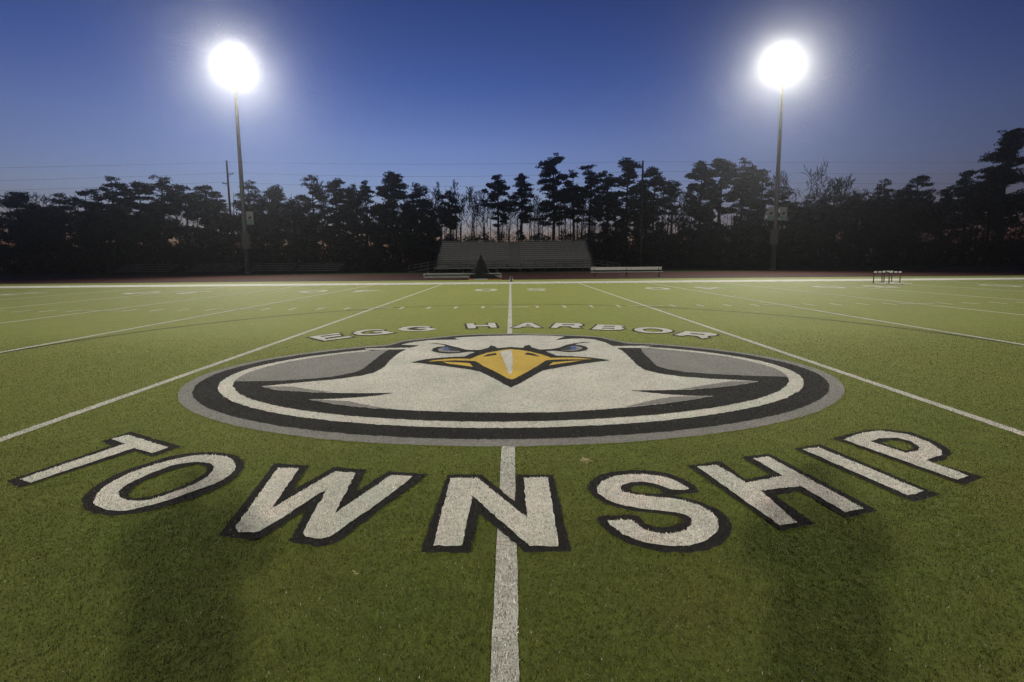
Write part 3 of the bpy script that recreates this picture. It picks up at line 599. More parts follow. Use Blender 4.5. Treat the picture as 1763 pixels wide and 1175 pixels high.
COUNT = {}
def letter(root, ch, fill_loops, edge_loops, lab, step=.03, amp=.0035):
    e = sheet('letter', edge_loops, .007, M['black'], M['black_blade'], root, step=step, amp=amp)
    sheet('letter_fill', fill_loops, .011, M['white'], M['white_blade'], e, step=step, amp=amp)
    e['label'] = lab
town = empty('painted_word', (0, 3.2, 0))
meta(town, 'big white word TOWNSHIP edged in black, curving below the oval eagle emblem', 'lettering')
for ch, w, wh, b, bh, smooth in TOWN:
    f = catmull if smooth else (lambda p: p)
    if ch in 'SP': f = lambda p: p
    letter(town, ch, [f(w)] + ([f(wh)] if wh else []), [f(b)] + ([f(bh)] if bh else []), 'white letter %s with black edge' % ch)
eggw = empty('painted_word', (0, 10.8, 0))
meta(eggw, 'small white words EGG HARBOR edged in black, arched beyond the eagle head', 'lettering')
for ch, w, holes, smooth in EGG:
    f = catmull if smooth else (lambda p: p)
    ed = [grow(f(w), .05)] + [q for q in (grow(f(h), -.04) for h in holes)]
    letter(eggw, ch, [f(w)] + [f(h) for h in holes], ed, 'white letter %s with black edge' % ch, .12, .002)

# ---- fibres: every zone gets the blades that stand in it
def inside(px, py, loop):
    p = np.asarray(loop)
    x0, y0 = p.min(0); x1, y1 = p.max(0)
    res = np.zeros(len(px), bool)
    idx = np.nonzero((px >= x0) & (px <= x1) & (py >= y0) & (py <= y1))[0]
    if not len(idx): return res
    ax, ay = px[idx], py[idx]
    c = np.zeros(len(idx), bool)
    q = np.roll(p, -1, 0)
    for (xa, ya), (xb, yb) in zip(p, q):
        if ya == yb: continue
        k = ((ya > ay) != (yb > ay))
        if not k.any(): continue
        xi = xa + (ay[k] - ya) * (xb - xa) / (yb - ya)
        kk = np.nonzero(k)[0]
        c[kk] ^= ax[kk] < xi
    res[idx] = c
    return res

yy = np.linspace(1.3, 10.5, 400)
dens = BLADES * np.minimum(1, (2.6 / yy)) ** 1.75 * np.clip((10.5 - yy) / 3, 0, 1)
half = 1.16 * yy + .6
pdf = dens * 2 * half
cdf = np.cumsum(pdf) * (yy[1] - yy[0])
NB = int(cdf[-1])
by = np.interp(rng.random(NB) * cdf[-1], cdf, yy)
bx = (rng.random(NB) * 2 - 1) * (1.16 * by + .6)
owner = np.zeros(NB, int)
for i, z in enumerate(ZONES):
    if i == 0: continue
    cin = np.zeros(NB, bool)
    for l in z[1]: cin ^= inside(bx, by, l)
    owner[cin] = i
ht = rng.uniform(.006, .012, NB)
az = rng.random(NB) * 2 * np.pi
lean = np.abs(rng.normal(0, .6, NB)).clip(0, 1.2)
wd = rng.uniform(.0011, .0022, NB) * (1 + .12 * np.maximum(0, by - 2.5))
face = rng.random(NB) * 2 * np.pi
dx, dy, dz = np.cos(az) * np.sin(lean) * ht, np.sin(az) * np.sin(lean) * ht, np.cos(lean) * ht
wx, wy = np.cos(face) * wd, np.sin(face) * wd
zb = np.zeros(NB)
for i, (o, loops, bm_, vs, fs, mt) in enumerate(ZONES):
    k = np.nonzero(owner == i)[0]
    n = len(k)
    V0 = np.array(vs, float)
    B = np.empty((n, 4, 3))
    z0 = V0[0, 2] - .001
    B[:, 0] = np.c_[bx[k] - wx[k], by[k] - wy[k], np.full(n, z0)]
    B[:, 1] = np.c_[bx[k] + wx[k], by[k] + wy[k], np.full(n, z0)]
    B[:, 2] = np.c_[bx[k] + dx[k] + wx[k] * .35, by[k] + dy[k] + wy[k] * .35, z0 + dz[k]]
    B[:, 3] = np.c_[bx[k] + dx[k] - wx[k] * .35, by[k] + dy[k] - wy[k] * .35, z0 + dz[k]]
    V = np.concatenate([V0, B.reshape(-1, 3)])
    root = o.parent
    off = np.zeros(3)
    while root is not None:
        off += np.array(root.location); root = root.parent
    V = V - off
    corners = np.concatenate([np.array([c for f in fs for c in f]), len(V0) + np.arange(n * 4)])
    sizes = np.concatenate([np.array([len(f) for f in fs]), np.full(n, 4)])
    mi = np.concatenate([np.zeros(len(fs), int), np.ones(n, int)])
    o.data = big_mesh(o.name, V, corners, sizes, [mt, bm_], mi)

# ------------------------------------------------------------------ floodlight poles
def look_mat(fwd, up=Vector((0, 0, 1))):
    z = fwd.normalized()
    x = up.cross(z).normalized()
    y = z.cross(x)
    return Matrix((x, y, z)).transposed()

PX, PY, PZ = 35.1, 62.0, 26.8
def make_pole(label, signs, loc, aim, power=1.0, dep0=27, group='floodlight poles round the field'):
    fx, fy = aim[0] - loc[0], aim[1] - loc[1]
    rz = math.atan2(fy, fx) - math.pi / 2             # local +Y faces the field centre
    root = empty('floodlight_pole', (loc[0], loc[1], 0), rz)
    meta(root, label, 'floodlight', group)
    p = MB()
    p.tube([(0, 0, -.5), (0, 0, 7), (0, 0, 14), (0, 0, 21), (0, 0, PZ + 1.6)], [.30, .275, .24, .20, .15], 14)
    p.lathe([(.46, 0), (.46, .10), (.34, .12), (.30, .45)], n=14)
    for z in (7.2, 13.6, 20.2): p.lathe([(.29 - z * .0045, z), (.305 - z * .0045, z + .02), (.305 - z * .0045, z + .22), (.29 - z * .0045, z + .24)], n=14)
    p.build('pole', M['galv'], root)
    for z in (PZ - 1.0, PZ, PZ + 1.0):
        a = MB()
        a.box((0, .2, z), (2.4, .14, .16))
        a.box((0, .17, z), (.42, .30, .34))
        for s in (-1, 1): a.tube([(s * .15, .1, z - .45), (s * 1.0, .2, z - .06)], .035, 6)
        a.build('crossarm', M['galv'], root)
    for row, z in enumerate((PZ - 1.0, PZ, PZ + 1.0)):
        for i in range(4):
            x = -.87 + .58 * i
            azi = R(-26 + 52 * ((i * 3 + row * 5) % 12) / 11.0)
            dep = R((dep0, dep0 + 13)[(i + row) % 2] + (i % 3) * 4)
            d = Vector((math.sin(azi) * math.cos(dep), math.cos(azi) * math.cos(dep), -math.sin(dep)))
            c = Vector((x, .55, z + .12))
            ax = look_mat(Vector((d.x * .7, d.y, -.42)))
            hm = MB()
            hm.lathe([(.05, -.42), (.14, -.41), (.17, -.24), (.22, -.15), (.275, .0), (.29, .03), (.275, .03), (.26, 0)], ax, c, 16)
            hm.tube([c + ax @ Vector((-.30, 0, -.05)), c + ax @ Vector((-.30, -.05, -.35)), Vector((x, .27, z + .1)), c + ax @ Vector((.30, -.05, -.35)), c + ax @ Vector((.30, 0, -.05))], .022, 6)
            # half-round visor over the glass
            vs, fs = [], []
            for k in range(9):
                g = math.pi * k / 8
                q = Vector((.285 * math.cos(g), .285 * math.sin(g), .03))
                vs += [ax @ q + c, ax @ (q * 1.02 + Vector((0, 0, .05 + .22 * math.sin(g)))) + c]
            for k in range(8): fs.append((2 * k, 2 * k + 2, 2 * k + 3, 2 * k + 1))
            hm.add(vs, fs, True)
            f = hm.build('floodlight', M['hood'], root)
            MB().lathe([(.001, .012), (.15, .008), (.258, -.008)], ax, c, 16).build('lens', M['lamp'], f)
            ld = bpy.data.lights.new('floodlight_beam', 'SPOT')
            ld.energy = SPOT_W * power
            ld.color = LAMP_TINT
            ld.spot_size = R(62)
            ld.spot_blend = .6
            ld.shadow_soft_size = .12
            lo = bpy.data.objects.new('floodlight_beam', ld)
            COL.objects.link(lo)
            lo.parent = root
            lo.location = c + ax @ Vector((0, 0, .42))
            lo.rotation_euler = look_mat(-d).to_euler()
    b = MB()
    b.bevbox((0, .42, 4.35), (.95, .38, 2.1), .03)
    b.box((0, .62, 4.35), (.80, .02, 1.9))
    b.box((.30, .64, 4.35), (.04, .03, .3))
    b.tube([(.0, .36, 3.3), (.0, .36, .3)], .05, 8)
    b.build('ballast_box', M['steel_dark'], root)
    # small banners, their faces turned straight to the field
    back = Matrix.Rotation(-rz, 3, 'Z')
    for sx in signs:
        def L(x, y, z): return back @ Vector((x, y, z))
        s = MB()
        vs = []
        for yy_ in (-.36, -.335):
            for x, z in ((sx - .46, 6.5), (sx + .46, 6.5), (sx + .46, 8.2), (sx - .46, 8.2)): vs.append(L(x, yy_, z))
        s.add(vs, [(0, 1, 2, 3), (7, 6, 5, 4), (0, 4, 5, 1), (1, 5, 6, 2), (2, 6, 7, 3), (3, 7, 4, 0)])
        so = s.build('banner', M['sign_white'], root)
        def panel(nm, pts, m, y):
            MB().add([L(sx + a, y, z) for a, z in pts], [tuple(range(len(pts)))]).build(nm, m, so)
        panel('green_panel', [(-.44, 6.52), (.44, 6.52), (.44, 7.12), (-.44, 7.12)], M['sign_green'], -.363)
        panel('emblem', [(-.30, 7.42), (-.10, 7.20), (.10, 7.26), (.32, 7.55), (.12, 7.44), (.22, 7.66), (-.02, 7.50), (-.12, 7.62), (-.10, 7.42)], M['ink'], -.366)
        for z in (6.55, 8.15): MB().tube([L(0, -.3, z), L(sx + (.4 if sx > 0 else -.4), -.32, z)], .02, 6).build('banner_arm', M['galv'], root)
    return root

make_pole('lit floodlight pole on the left beyond the track with one small banner', [.98], (-PX, PY), (0, FIELD_MID), 1.25, 37)
make_pole('lit floodlight pole on the right beyond the track with a pair of small banners', [-.82, .82], (PX, PY), (0, FIELD_MID), 1.25, 37)
RY = -53.5
make_pole('lit floodlight pole behind the photographer on the left', [], (-PX, RY), (0, FIELD_MID), 2.9, 29)
make_pole('lit floodlight pole behind the photographer on the right', [], (PX, RY), (0, FIELD_MID), 2.9, 29)

# ------------------------------------------------------------------ grandstand
GX0, GX1, GY = -10.9, 12.0, 66.0
gs = empty('grandstand', ((GX0 + GX1) / 2, GY, 0))
meta(gs, 'long grey aluminium grandstand with many bench rows and a middle stair under the dark pines', 'grandstand')
def g_(x, y, z): return (x - (GX0 + GX1) / 2, y - GY, z)
NR, RISE, RUN, DECK = 12, .315, .60, .62
AX0, AX1 = -.15, 1.45
for i in range(NR):
    y = GY + 1.5 + i * RUN
    z = DECK + .12 + i * RISE
    m, rs = MB(), MB()
    for xa, xb in ((GX0, AX0), (AX1, GX1)):
        m.box(g_((xa + xb) / 2, y, z + .43), (xb - xa, .25, .04))
        m.box(g_((xa + xb) / 2, y + .24, z + .02), (xb - xa, .26, .035))
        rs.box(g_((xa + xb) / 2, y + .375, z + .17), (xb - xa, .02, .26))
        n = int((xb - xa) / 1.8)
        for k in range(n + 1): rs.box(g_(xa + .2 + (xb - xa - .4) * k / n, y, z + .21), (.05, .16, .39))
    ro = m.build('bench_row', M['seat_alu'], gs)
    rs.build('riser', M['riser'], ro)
    MB().box(g_((AX0 + AX1) / 2, y - .08, z - .02), (AX1 - AX0 - .06, .30, .035)).box(g_((AX0 + AX1) / 2, y + .22, z + .14), (AX1 - AX0 - .06, .28, .035)).box(g_((AX0 + AX1) / 2, y + .36, z + .16), (AX1 - AX0 - .06, .02, .30)).build('stair_tread', M['alu_dark'], gs)
m = MB()
m.box(g_((GX0 + GX1) / 2, GY + .6, DECK - .02), (GX1 - GX0, 1.25, .05))
m.box(g_((GX0 + GX1) / 2, GY - .02, DECK - .10), (GX1 - GX0, .04, .22))
m.build('walkway', M['alu_dark'], gs)
m = MB()
fr = MB()
n = 13
for k in range(n + 1):
    x = GX0 + (GX1 - GX0) * k / n
    fr.box(g_(x, GY + .1, DECK / 2 - .1), (.09, .09, DECK))
    fr.box(g_(x, GY + 8.4, 2.1), (.1, .1, 4.2))
    fr.box(g_(x, GY + 4.5, 1.25), (.1, .1, 2.5))
    fr.tube([g_(x, GY + 1.2, .5), g_(x, GY + 8.5, 4.2)], .05, 6)
    fr.tube([g_(x, GY + .2, .05), g_(x, GY + 8.4, .05)], .05, 6)
fr.build('understructure', M['steel_dark'], gs)
def railing(pts, posts_to, name='railing', bars=(0, -.45)):
    r = MB()
    for b in bars: r.tube([Vector(p) + Vector((0, 0, b)) for p in pts], .03, 6)
    for a, b in posts_to: r.tube([a, b], .028, 6)
    r.build(name, M['steel_dark'], gs)
rt = DECK + .85
pts = [g_(GX0, GY, rt), g_(AX0 - .3, GY, rt)]
railing(pts, [(g_(GX0 + (AX0 - .3 - GX0) * k / 6, GY, DECK), g_(GX0 + (AX0 - .3 - GX0) * k / 6, GY, rt)) for k in range(7)])
pts = [g_(AX1 + .3, GY, rt), g_(GX1, GY, rt)]
railing(pts, [(g_(AX1 + .3 + (GX1 - AX1 - .3) * k / 6, GY, DECK), g_(AX1 + .3 + (GX1 - AX1 - .3) * k / 6, GY, rt)) for k in range(7)])
tz = DECK + .12 + (NR - 1) * RISE
for x in (GX0 - .12, GX1 + .12):
    a, b = Vector(g_(x, GY + 1.3, rt + .1)), Vector(g_(x, GY + 1.5 + NR * RUN, tz + 1.35))
    railing([g_(x, GY, rt), a, b], [(a.lerp(b, t) - Vector((0, 0, 1.15)), a.lerp(b, t)) for t in (0, .2, .4, .6, .8, 1)], bars=(0, -.4, -.8))
xb0, xb1 = GX0, GX1
yb = GY + 1.5 + NR * RUN
railing([g_(xb0, yb, tz + .95), g_(xb1, yb, tz + .95)], [(g_(xb0 + (xb1 - xb0) * k / 12, yb, tz - .2), g_(xb0 + (xb1 - xb0) * k / 12, yb, tz + .95)) for k in range(13)], bars=(0, -.35, -.7))
for s, x in ((-1, GX0), (1, GX1)):      # sloping ramps at both ends
    r = MB()
    L = 3.6
    vs = [g_(x, GY + .1, DECK), g_(x, GY + 1.2, DECK), g_(x + s * L, GY + 1.2, .03), g_(x + s * L, GY + .1, .03)]
    r.add(vs + [tuple(Vector(v) - Vector((0, 0, .06))) for v in vs], [(0, 1, 2, 3), (7, 6, 5, 4), (0, 3, 7, 4), (1, 5, 6, 2)])
    rp = r.build('ramp', M['alu_dark'], gs)
    h = MB()
    for z in (.85, .45):
        h.tube([g_(x, GY + .05, DECK + z), g_(x + s * L, GY + .05, .03 + z)], .035, 6)
    for k in range(5):
        t = k / 4
        h.tube([g_(x + s * L * t, GY + .05, DECK * (1 - t)), g_(x + s * L * t, GY + .05, DECK * (1 - t) + .87)], .03, 6)
    h.build('handrail', M['alu'], rp)

# ------------------------------------------------------------------ low bleachers on the left
def make_bleacher(label, x, y, w, rz=0.0):
    root = empty('low_bleacher', (x, y, 0), rz)
    meta(root, label, 'bleacher', 'low bleachers along the far side of the track')
    for i in range(5):
        m = MB()
        m.bevbox((0, .3 + i * .6, .42 + i * .24), (w, .27, .045), .01)
        m.build('seat_plank', M['alu'], root)
        if i:
            MB().bevbox((0, .02 + i * .6, .18 + i * .24 - .06), (w, .27, .045), .01).build('foot_plank', M['alu_dark'], root)
    for k in range(4):
        xx = -w / 2 + .4 + (w - .8) * k / 3
        f = MB()
        f.tube([(xx, .1, .04), (xx, 3.1, .04)], .03, 6)
        f.tube([(xx, .2, .35), (xx, 2.9, 1.36)], .03, 6)
        for i in range(5): f.tube([(xx, .3 + i * .6, .04), (xx, .3 + i * .6, .40 + i * .24)], .025, 6)
        f.build('frame', M['steel_dark'], root)
    return root
make_bleacher('low aluminium bleacher standing nearest the grandstand, its planks catching the light', -26.4, 62.5, 6.2, R(-6))
make_bleacher('low aluminium bleacher just right of the left floodlight pole', -33.2, 63.6, 6.0)
make_bleacher('low dark bleacher just left of the left floodlight pole', -41.0, 63.6, 7.0)
make_bleacher('low dark bleacher farthest left beyond the track', -51.5, 64.2, 8.0)

# ------------------------------------------------------------------ team benches
M['dull_bench'] = plain('dull_grey_bench_paint', (.17, .18, .165), .6, 0, .2, 2)
M['bar_white'] = plain('white_hurdle_bar', (.62, .62, .58), .5, 0, .06, 4)
def make_bench(label, paint, n_leg=3):
    root = empty('team_bench', (0, 0, 0))
    meta(root, label, 'bench', 'long aluminium team benches beside the sideline')
    MB().bevbox((0, 0, .43), (6.5, .26, .045), .012).build('seat', paint, root)
    MB().bevbox((0, .24, .74), (6.4, .045, .27), .012).build('backrest', paint, root)
    for x in (-2.9, 0, 2.9)[:n_leg]:
        l = MB()
        l.bevbox((x, .05, .025), (.07, .72, .05), .01)
        l.tube([(x, -.10, .05), (x, -.02, .41)], .035, 8)
        l.tube([(x, .26, .05), (x, .16, .41), (x, .25, .86)], .03, 8)
        l.bevbox((x, .03, .39), (.06, .30, .04), .008)
        l.build('leg', M['steel_dark'], root)
    return root
c = at(1079, 475, 41.8)
b1 = make_bench('white team bench standing upright on the near edge of the red track', M['white_paint'])
b1.location = (c.x, 41.8, 0)
b1.rotation_euler = (0, 0, R(-1.2))
mid = MB()
mid.tube([(-.62, -.18, .06), (-.12, -.02, .40)], .045, 8)
mid.build('brace', M['alu'], b1)
b2 = make_bench('team bench tipped on its back, legs in the air, beside the black tarp', M['dull_bench'])
c = at(797, 480.5, 38.7)
b2.location = (c.x, 38.9, .34)
b2.rotation_euler = (R(97), 0, R(1.5))

# ------------------------------------------------------------------ covered gear: a peaked black tarp on a mat
c = at(828, 481, 38.3)
tp = empty('covered_gear', (c.x, 38.6, 0))
meta(tp, 'peaked black tarp over stored gear at the track edge, low flap at its right', 'tarp')
trng = random.Random(5)
def tarp_cone(cx, peak, hw, hd_, nx, nz, lean=0.0):
    vs, fs = [], []
    N = 28
    for j in range(nz + 1):
        t = j / nz
        k = (1 - t) ** (1.0 if t < .75 else 1.15)
        for i in range(N):
            g = 2 * math.pi * i / N
            sx = math.copysign(abs(math.cos(g)) ** .55, math.cos(g)); sy = math.copysign(abs(math.sin(g)) ** .55, math.sin(g))
            fold = 1 + .05 * math.sin(g * 7 + j * .4) * (1 - t) + trng.uniform(-.015, .015)
            sag = 1 - .10 * math.sin(math.pi * t)
            vs.append((cx + sx * hw * (k * sag * fold + .03 * t) + lean * t, sy * hd_ * (k * sag * fold + .03 * t), peak * t))
    for j in range(nz):
        for i in range(N):
            fs.append((j * N + i, j * N + (i + 1) % N, (j + 1) * N + (i + 1) % N, (j + 1) * N + i))
    fs.append(tuple(nz * N + i for i in range(N)))
    return vs, fs
mt = MB()
vs, fs = tarp_cone(0, 2.05, 1.12, .8, 28, 14, .0)
mt.add(vs, fs, True)
mt.build('tarp', M['tarp'], tp)
mt = MB()
vs, fs = tarp_cone(1.0, .58, .82, .6, 28, 8, -.35)
mt.add(vs, fs, True)
mt.build('tarp_flap', M['tarp'], tp)
MB().bevbox((.0, -.86, .045), (1.15, .12, .09), .02).build('white_skid', M['white_paint'], tp)
mt = MB(); mt.bevbox((-.78, -.86, .045), (.38, .12, .09), .02); mt.bevbox((1.15, -.80, .03), (1.1, .10, .06), .02)
mt.build('orange_skid', M['orange'], tp)

# ------------------------------------------------------------------ hurdles
def make_hurdle(label):
    root = empty('hurdle', (0, 0, 0))
    meta(root, label, 'hurdle', 'track hurdles standing together')
    MB().bevbox((0, 0, .70), (.84, .025, .085), .008).build('crossbar', M['bar_white'], root)
    b = MB()
    for s in (-1, 1): b.box((s * .16, -.0135, .70), (.10, .004, .084))
    b.build('black_stripe', M['black_paint'], root)
    for s in (-1, 1):
        MB().tube([(s * .40, .02, .05), (s * .40, .02, .70)], .024, 8).build('leg', M['black_paint'], root)
        MB().bevbox((s * .385, -.30, .03), (.05, .70, .055), .012).build('foot', M['bar_white'], root)
    return root
h = make_hurdle('left hurdle of the two in the front row by the right sideline')
hy = 27.3
c1, c2, c3 = at(1513, 489.5, hy), at(1540, 490.5, hy - .3), at(1527, 488, hy + .9)
h.location = (c1.x, hy, 0); h.rotation_euler = (0, 0, R(12))
h2 = copy_tree(h); h2.location = (c2.x, hy - .3, 0); h2['label'] = 'right hurdle of the two in the front row by the right sideline'
h3 = copy_tree(h); h3.location = (c3.x, hy + .9, 0); h3['label'] = 'hurdle standing behind the other two, seen between their legs'
for o, k in ((h, 14), (h2, 12), (h3, 16)): o.rotation_euler = (0, 0, R(k))

# small marker at the end of the middle yard line
ym = empty('yard_marker', (.05, SIDE_Y + 3.3, 0))
meta(ym, 'tiny black yard marker standing at the far end of the middle line', 'marker')
MB().lathe([(.17, 0), (.17, .05), (.11, .08), (.09, .34), (.07, .38), (.001, .39)], n=14).build('cone', M['black_paint'], ym)
MB().lathe([(.20, 0), (.20, .025), (.16, .03)], n=14).build('base', M['maroon'], ym)

# scraps on the turf
def tuft(name, label, x, y, n, size, mat, seed):
    r = random.Random(seed)
    m = MB()
    for i in range(n):
        a = r.uniform(0, 2 * math.pi); l = size * r.uniform(.5, 1.2)
        p = Vector((x + r.gauss(0, size * .35), y + r.gauss(0, size * .35), .022 + r.random() * .012))
        q = p + Vector((math.cos(a) * l, math.sin(a) * l, r.uniform(-.004, .014)))
        w = Vector((-math.sin(a), math.cos(a), 0)) * .0028
        m.add([p - w, p + w, q + w * .4, q - w * .4], [(0, 1, 2, 3)])
    o = m.build(name, mat)
    meta(o, label, 'debris')
M['straw'] = plain('dry_straw', (.45, .34, .18), .7, 0, .2, 40)
tuft('dry_grass_clump', 'pale dry grass clump lying on the turf above the letter S', .60, 3.44, 26, .05, M['straw'], 3)
tuft('dry_stalk', 'short pale stalk lying below the letter S', .78, 2.42, 2, .07, M['straw'], 8)
tuft('dry_leaf_bit', 'tiny pale leaf bit on the turf left of the bottom line', -.75, 2.16, 5, .015, M['straw'], 6)

# ------------------------------------------------------------------ utility poles and wires
def make_utility(label, px, top, Y, arms):
    c = at(px, top, Y)
    root = empty('utility_pole', (c.x, Y, 0))
    meta(root, label, 'utility pole', 'wooden utility poles at the wood edge')
    MB().tube([(0, 0, -.5), (0, 0, c.z * .5), (0, 0, c.z)], [.20, .17, .13], 10).build('pole', M['wood'], root)
    for z, s in arms:
        a = MB(); a.box((s * .45, 0, z), (1.0, .10, .12)); a.tube([(s * .1, 0, z - .45), (s * .7, 0, z)], .025, 6)
        ao = a.build('crossarm', M['wood'], root)
        MB().lathe([(.05, 0), (.08, .03), (.05, .06), (.08, .09), (.04, .16)], c=(s * .85, 0, z + .06), n=8).build('insulator', M['steel_dark'], ao)
    return c
UY = 77.0
zt = at(390, 278, UY).z
za, zb_ = at(392, 300, UY).z, at(394, 316, UY).z
cu1 = make_utility('wooden utility pole with short arms just left of the left floodlight pole', 390, 277, UY, [(za, 1), (zb_, -1)])
cu2 = make_utility('wooden utility pole rising among the pines right of the grandstand', 1107, 277, UY, [(za - .2, 1), (zb_ - .2, -1)])
def wire(label, z0, z1, dx, sag):
    m = MB()
    ends = [(-150, z0 - .8), (cu1.x + dx, z0), (cu2.x + dx, z1), (150, z1 - .4)]
    pts = []
    for (xa, a), (xb, b) in zip(ends, ends[1:]):
        for k in range(14):
            t = k / 14
            pts.append((xa + (xb - xa) * t, UY, a + (b - a) * t - sag * 4 * t * (1 - t)))
    pts.append((ends[-1][0], UY, ends[-1][1]))
    m.tube(pts, .013, 5)
    meta(m.build('power_line', M['wire']), label, 'wire', 'power lines along the wood edge')
wire('topmost thin black power line between the two utility poles', zt - .15, at(1107, 277, UY).z - .15, 0, .35)
wire('middle black power line strung from the upper pole arms', za + .22, za - .05, .85, .75)
wire('lowest black power line strung from the lower pole arms', zb_ + .22, zb_ - .05, -.85, .85)

# ------------------------------------------------------------------ trees
def leaf_arrays(r, pads, per, size, flat=.5, slim=.35):
    """little triangles spread through ellipsoid pads: (centre, rx, ry, rz, n)"""
    out = []
    for c, rx, ry, rz_, n in pads:
        n = max(6, int(n * per))
        d = r.normal(size=(n, 3)); d /= np.linalg.norm(d, axis=1)[:, None]
        d *= (r.random(n) ** .45)[:, None]
        p = np.array(c) + d * np.array([rx, ry, rz_])
        a = r.normal(size=(n, 3)); a[:, 2] *= flat; a /= np.linalg.norm(a, axis=1)[:, None]
        b = np.cross(a, r.normal(size=(n, 3))); b /= np.linalg.norm(b, axis=1)[:, None] + 1e-9
        s = size * r.uniform(.6, 1.3, n)[:, None]
        out.append(np.stack([p - a * s * .5 - b * s * slim * .5, p - a * s * .5 + b * s * slim * .5, p + a * s * .6], 1))
    return np.concatenate(out)

def tri_mesh(name, T, mat):
    n = len(T)
    return big_mesh(name, T.reshape(-1, 3), np.arange(n * 3), np.full(n, 3), [mat])

def make_pine(label, px, top, Y, w, base=.42, dens=1.0, seed=0, layered=.5, name='pine_tree', group='pines along the wood edge'):
    r = np.random.default_rng(seed); q = random.Random(seed)
    c = at(px, top, Y)
    H = c.z
    W = w / CAM_F * Y / 2                        # crown half width, metres
    root = empty(name, (c.x, Y, 0))
    meta(root, label, 'pine tree', group)
    t = MB()
    bend = [(q.uniform(-.3, .3), q.uniform(-.3, .3)) for _ in range(6)]
    tp_ = [Vector((0, 0, -.3))] + [Vector((bend[k][0] * k / 5, bend[k][1] * k / 5, H * (k + 1) / 6.3)) for k in range(6)]
    r0 = .016 * H + .05
    t.tube(tp_, [r0, r0 * .88, r0 * .74, r0 * .6, r0 * .45, r0 * .3, r0 * .12], 8)
    def on(z):
        f = max(0, min(5.999, z / H * 6.3))
        i = int(f)
        return tp_[i].lerp(tp_[min(6, i + 1)], f - i)
    pads = []
    zb0 = H * base
    def lobe(c, rx, rz_, n):
        """a rounded bough: tufts spread over and inside a flattened dome"""
        for _ in range(n):
            a = q.uniform(0, 6.283); u = q.random() ** .6
            zz = q.uniform(-.35, 1) * math.sqrt(max(0, 1 - u * u))
            s = Vector(c) + Vector((math.cos(a) * u * rx, math.sin(a) * u * rx, zz * rz_))
            rr = q.uniform(.30, .62) * min(1.2, .55 + W * .16)
            pads.append((s, rr * 1.35, rr * 1.35, rr * .5, 22))
    W_ = W * .92
    span = H - zb0
    nl = int(15 + span * 1.9)
    lobe(on(H * .94), W_ * q.uniform(.30, .42), span * .07 + .3, 7)
    if layered < .5:                                        # plates of foliage on level boughs
        for i in range(nl):
            f = 1 - (i + q.uniform(.1, .9)) / nl                # 1 at the top
            z = zb0 + span * .92 * f
            prof = (1 - f) ** .5 if f > .62 else .62 + .38 * (f / .62) ** .6
            ln = W_ * min(1, prof + .18) * q.uniform(.12, .98)
            a = q.uniform(0, 2 * math.pi)
            if q.random() < .55: a = q.choice((0, math.pi)) + q.gauss(0, .45)
            p0 = on(z - ln * .18)
            e = on(z) + Vector((math.cos(a) * ln, math.sin(a) * ln, ln * q.uniform(.05, .3)))
            t.tube([p0, p0.lerp(e, .5) + Vector((0, 0, -ln * .07)), e], [r0 * .26, r0 * .17, r0 * .06], 5, False)
            rx = W_ * q.uniform(.13, .36)
            lobe(e, rx, rx * min(.9, layered + .12) * q.uniform(.75, 1.2), int(6 + rx * 5))
            if q.random() < .7:
                lobe(p0.lerp(e, .45) + Vector((0, 0, .2)), rx * .75, rx * layered * .6, int(3 + rx * 2.2))
    else:                                                   # a rounded, closed crown
        cz, hz_ = (zb0 + H) / 2, (H - zb0) / 2
        for i in range(int(20 + span * 2.2)):
            v = Vector((q.gauss(0, 1), q.gauss(0, 1), q.gauss(0, 1))).normalized() * q.random() ** .34
            wob = 1 + .16 * math.sin(3 * v.x + seed) + .12 * math.sin(5 * v.z + 2 * seed)
            zz = cz + v.z * hz_ * .93
            e = on(zz) + Vector((v.x * W_ * .86 * wob, v.y * W_ * .86, 0))
            p0 = on(max(zb0 * .8, zz - abs(v.x) * W_ * .5))
            t.tube([p0, p0.lerp(e, .5), e], [r0 * .2, r0 * .13, r0 * .05], 4, False)
            rx = W_ * q.uniform(.15, .34)
            lobe(e, rx, rx * q.uniform(.55, .85), int(5 + rx * 4.5))
    # dead stubs under the crown
    for j in range(5):
        z = q.uniform(H * .25, zb0)
        a = q.uniform(0, 6.28); p0 = on(z)
        l = q.uniform(.5, 1.5)
        t.tube([p0, p0 + Vector((math.cos(a) * l, math.sin(a) * l, q.uniform(-.2, .3)))], [.05, .015], 4, False)
    t.build('trunk', M['bark'], root)
    T = leaf_arrays(r, pads, dens, .44, .8, .36)
    link('crown', tri_mesh('crown', T, M['needle']), root)
    return root

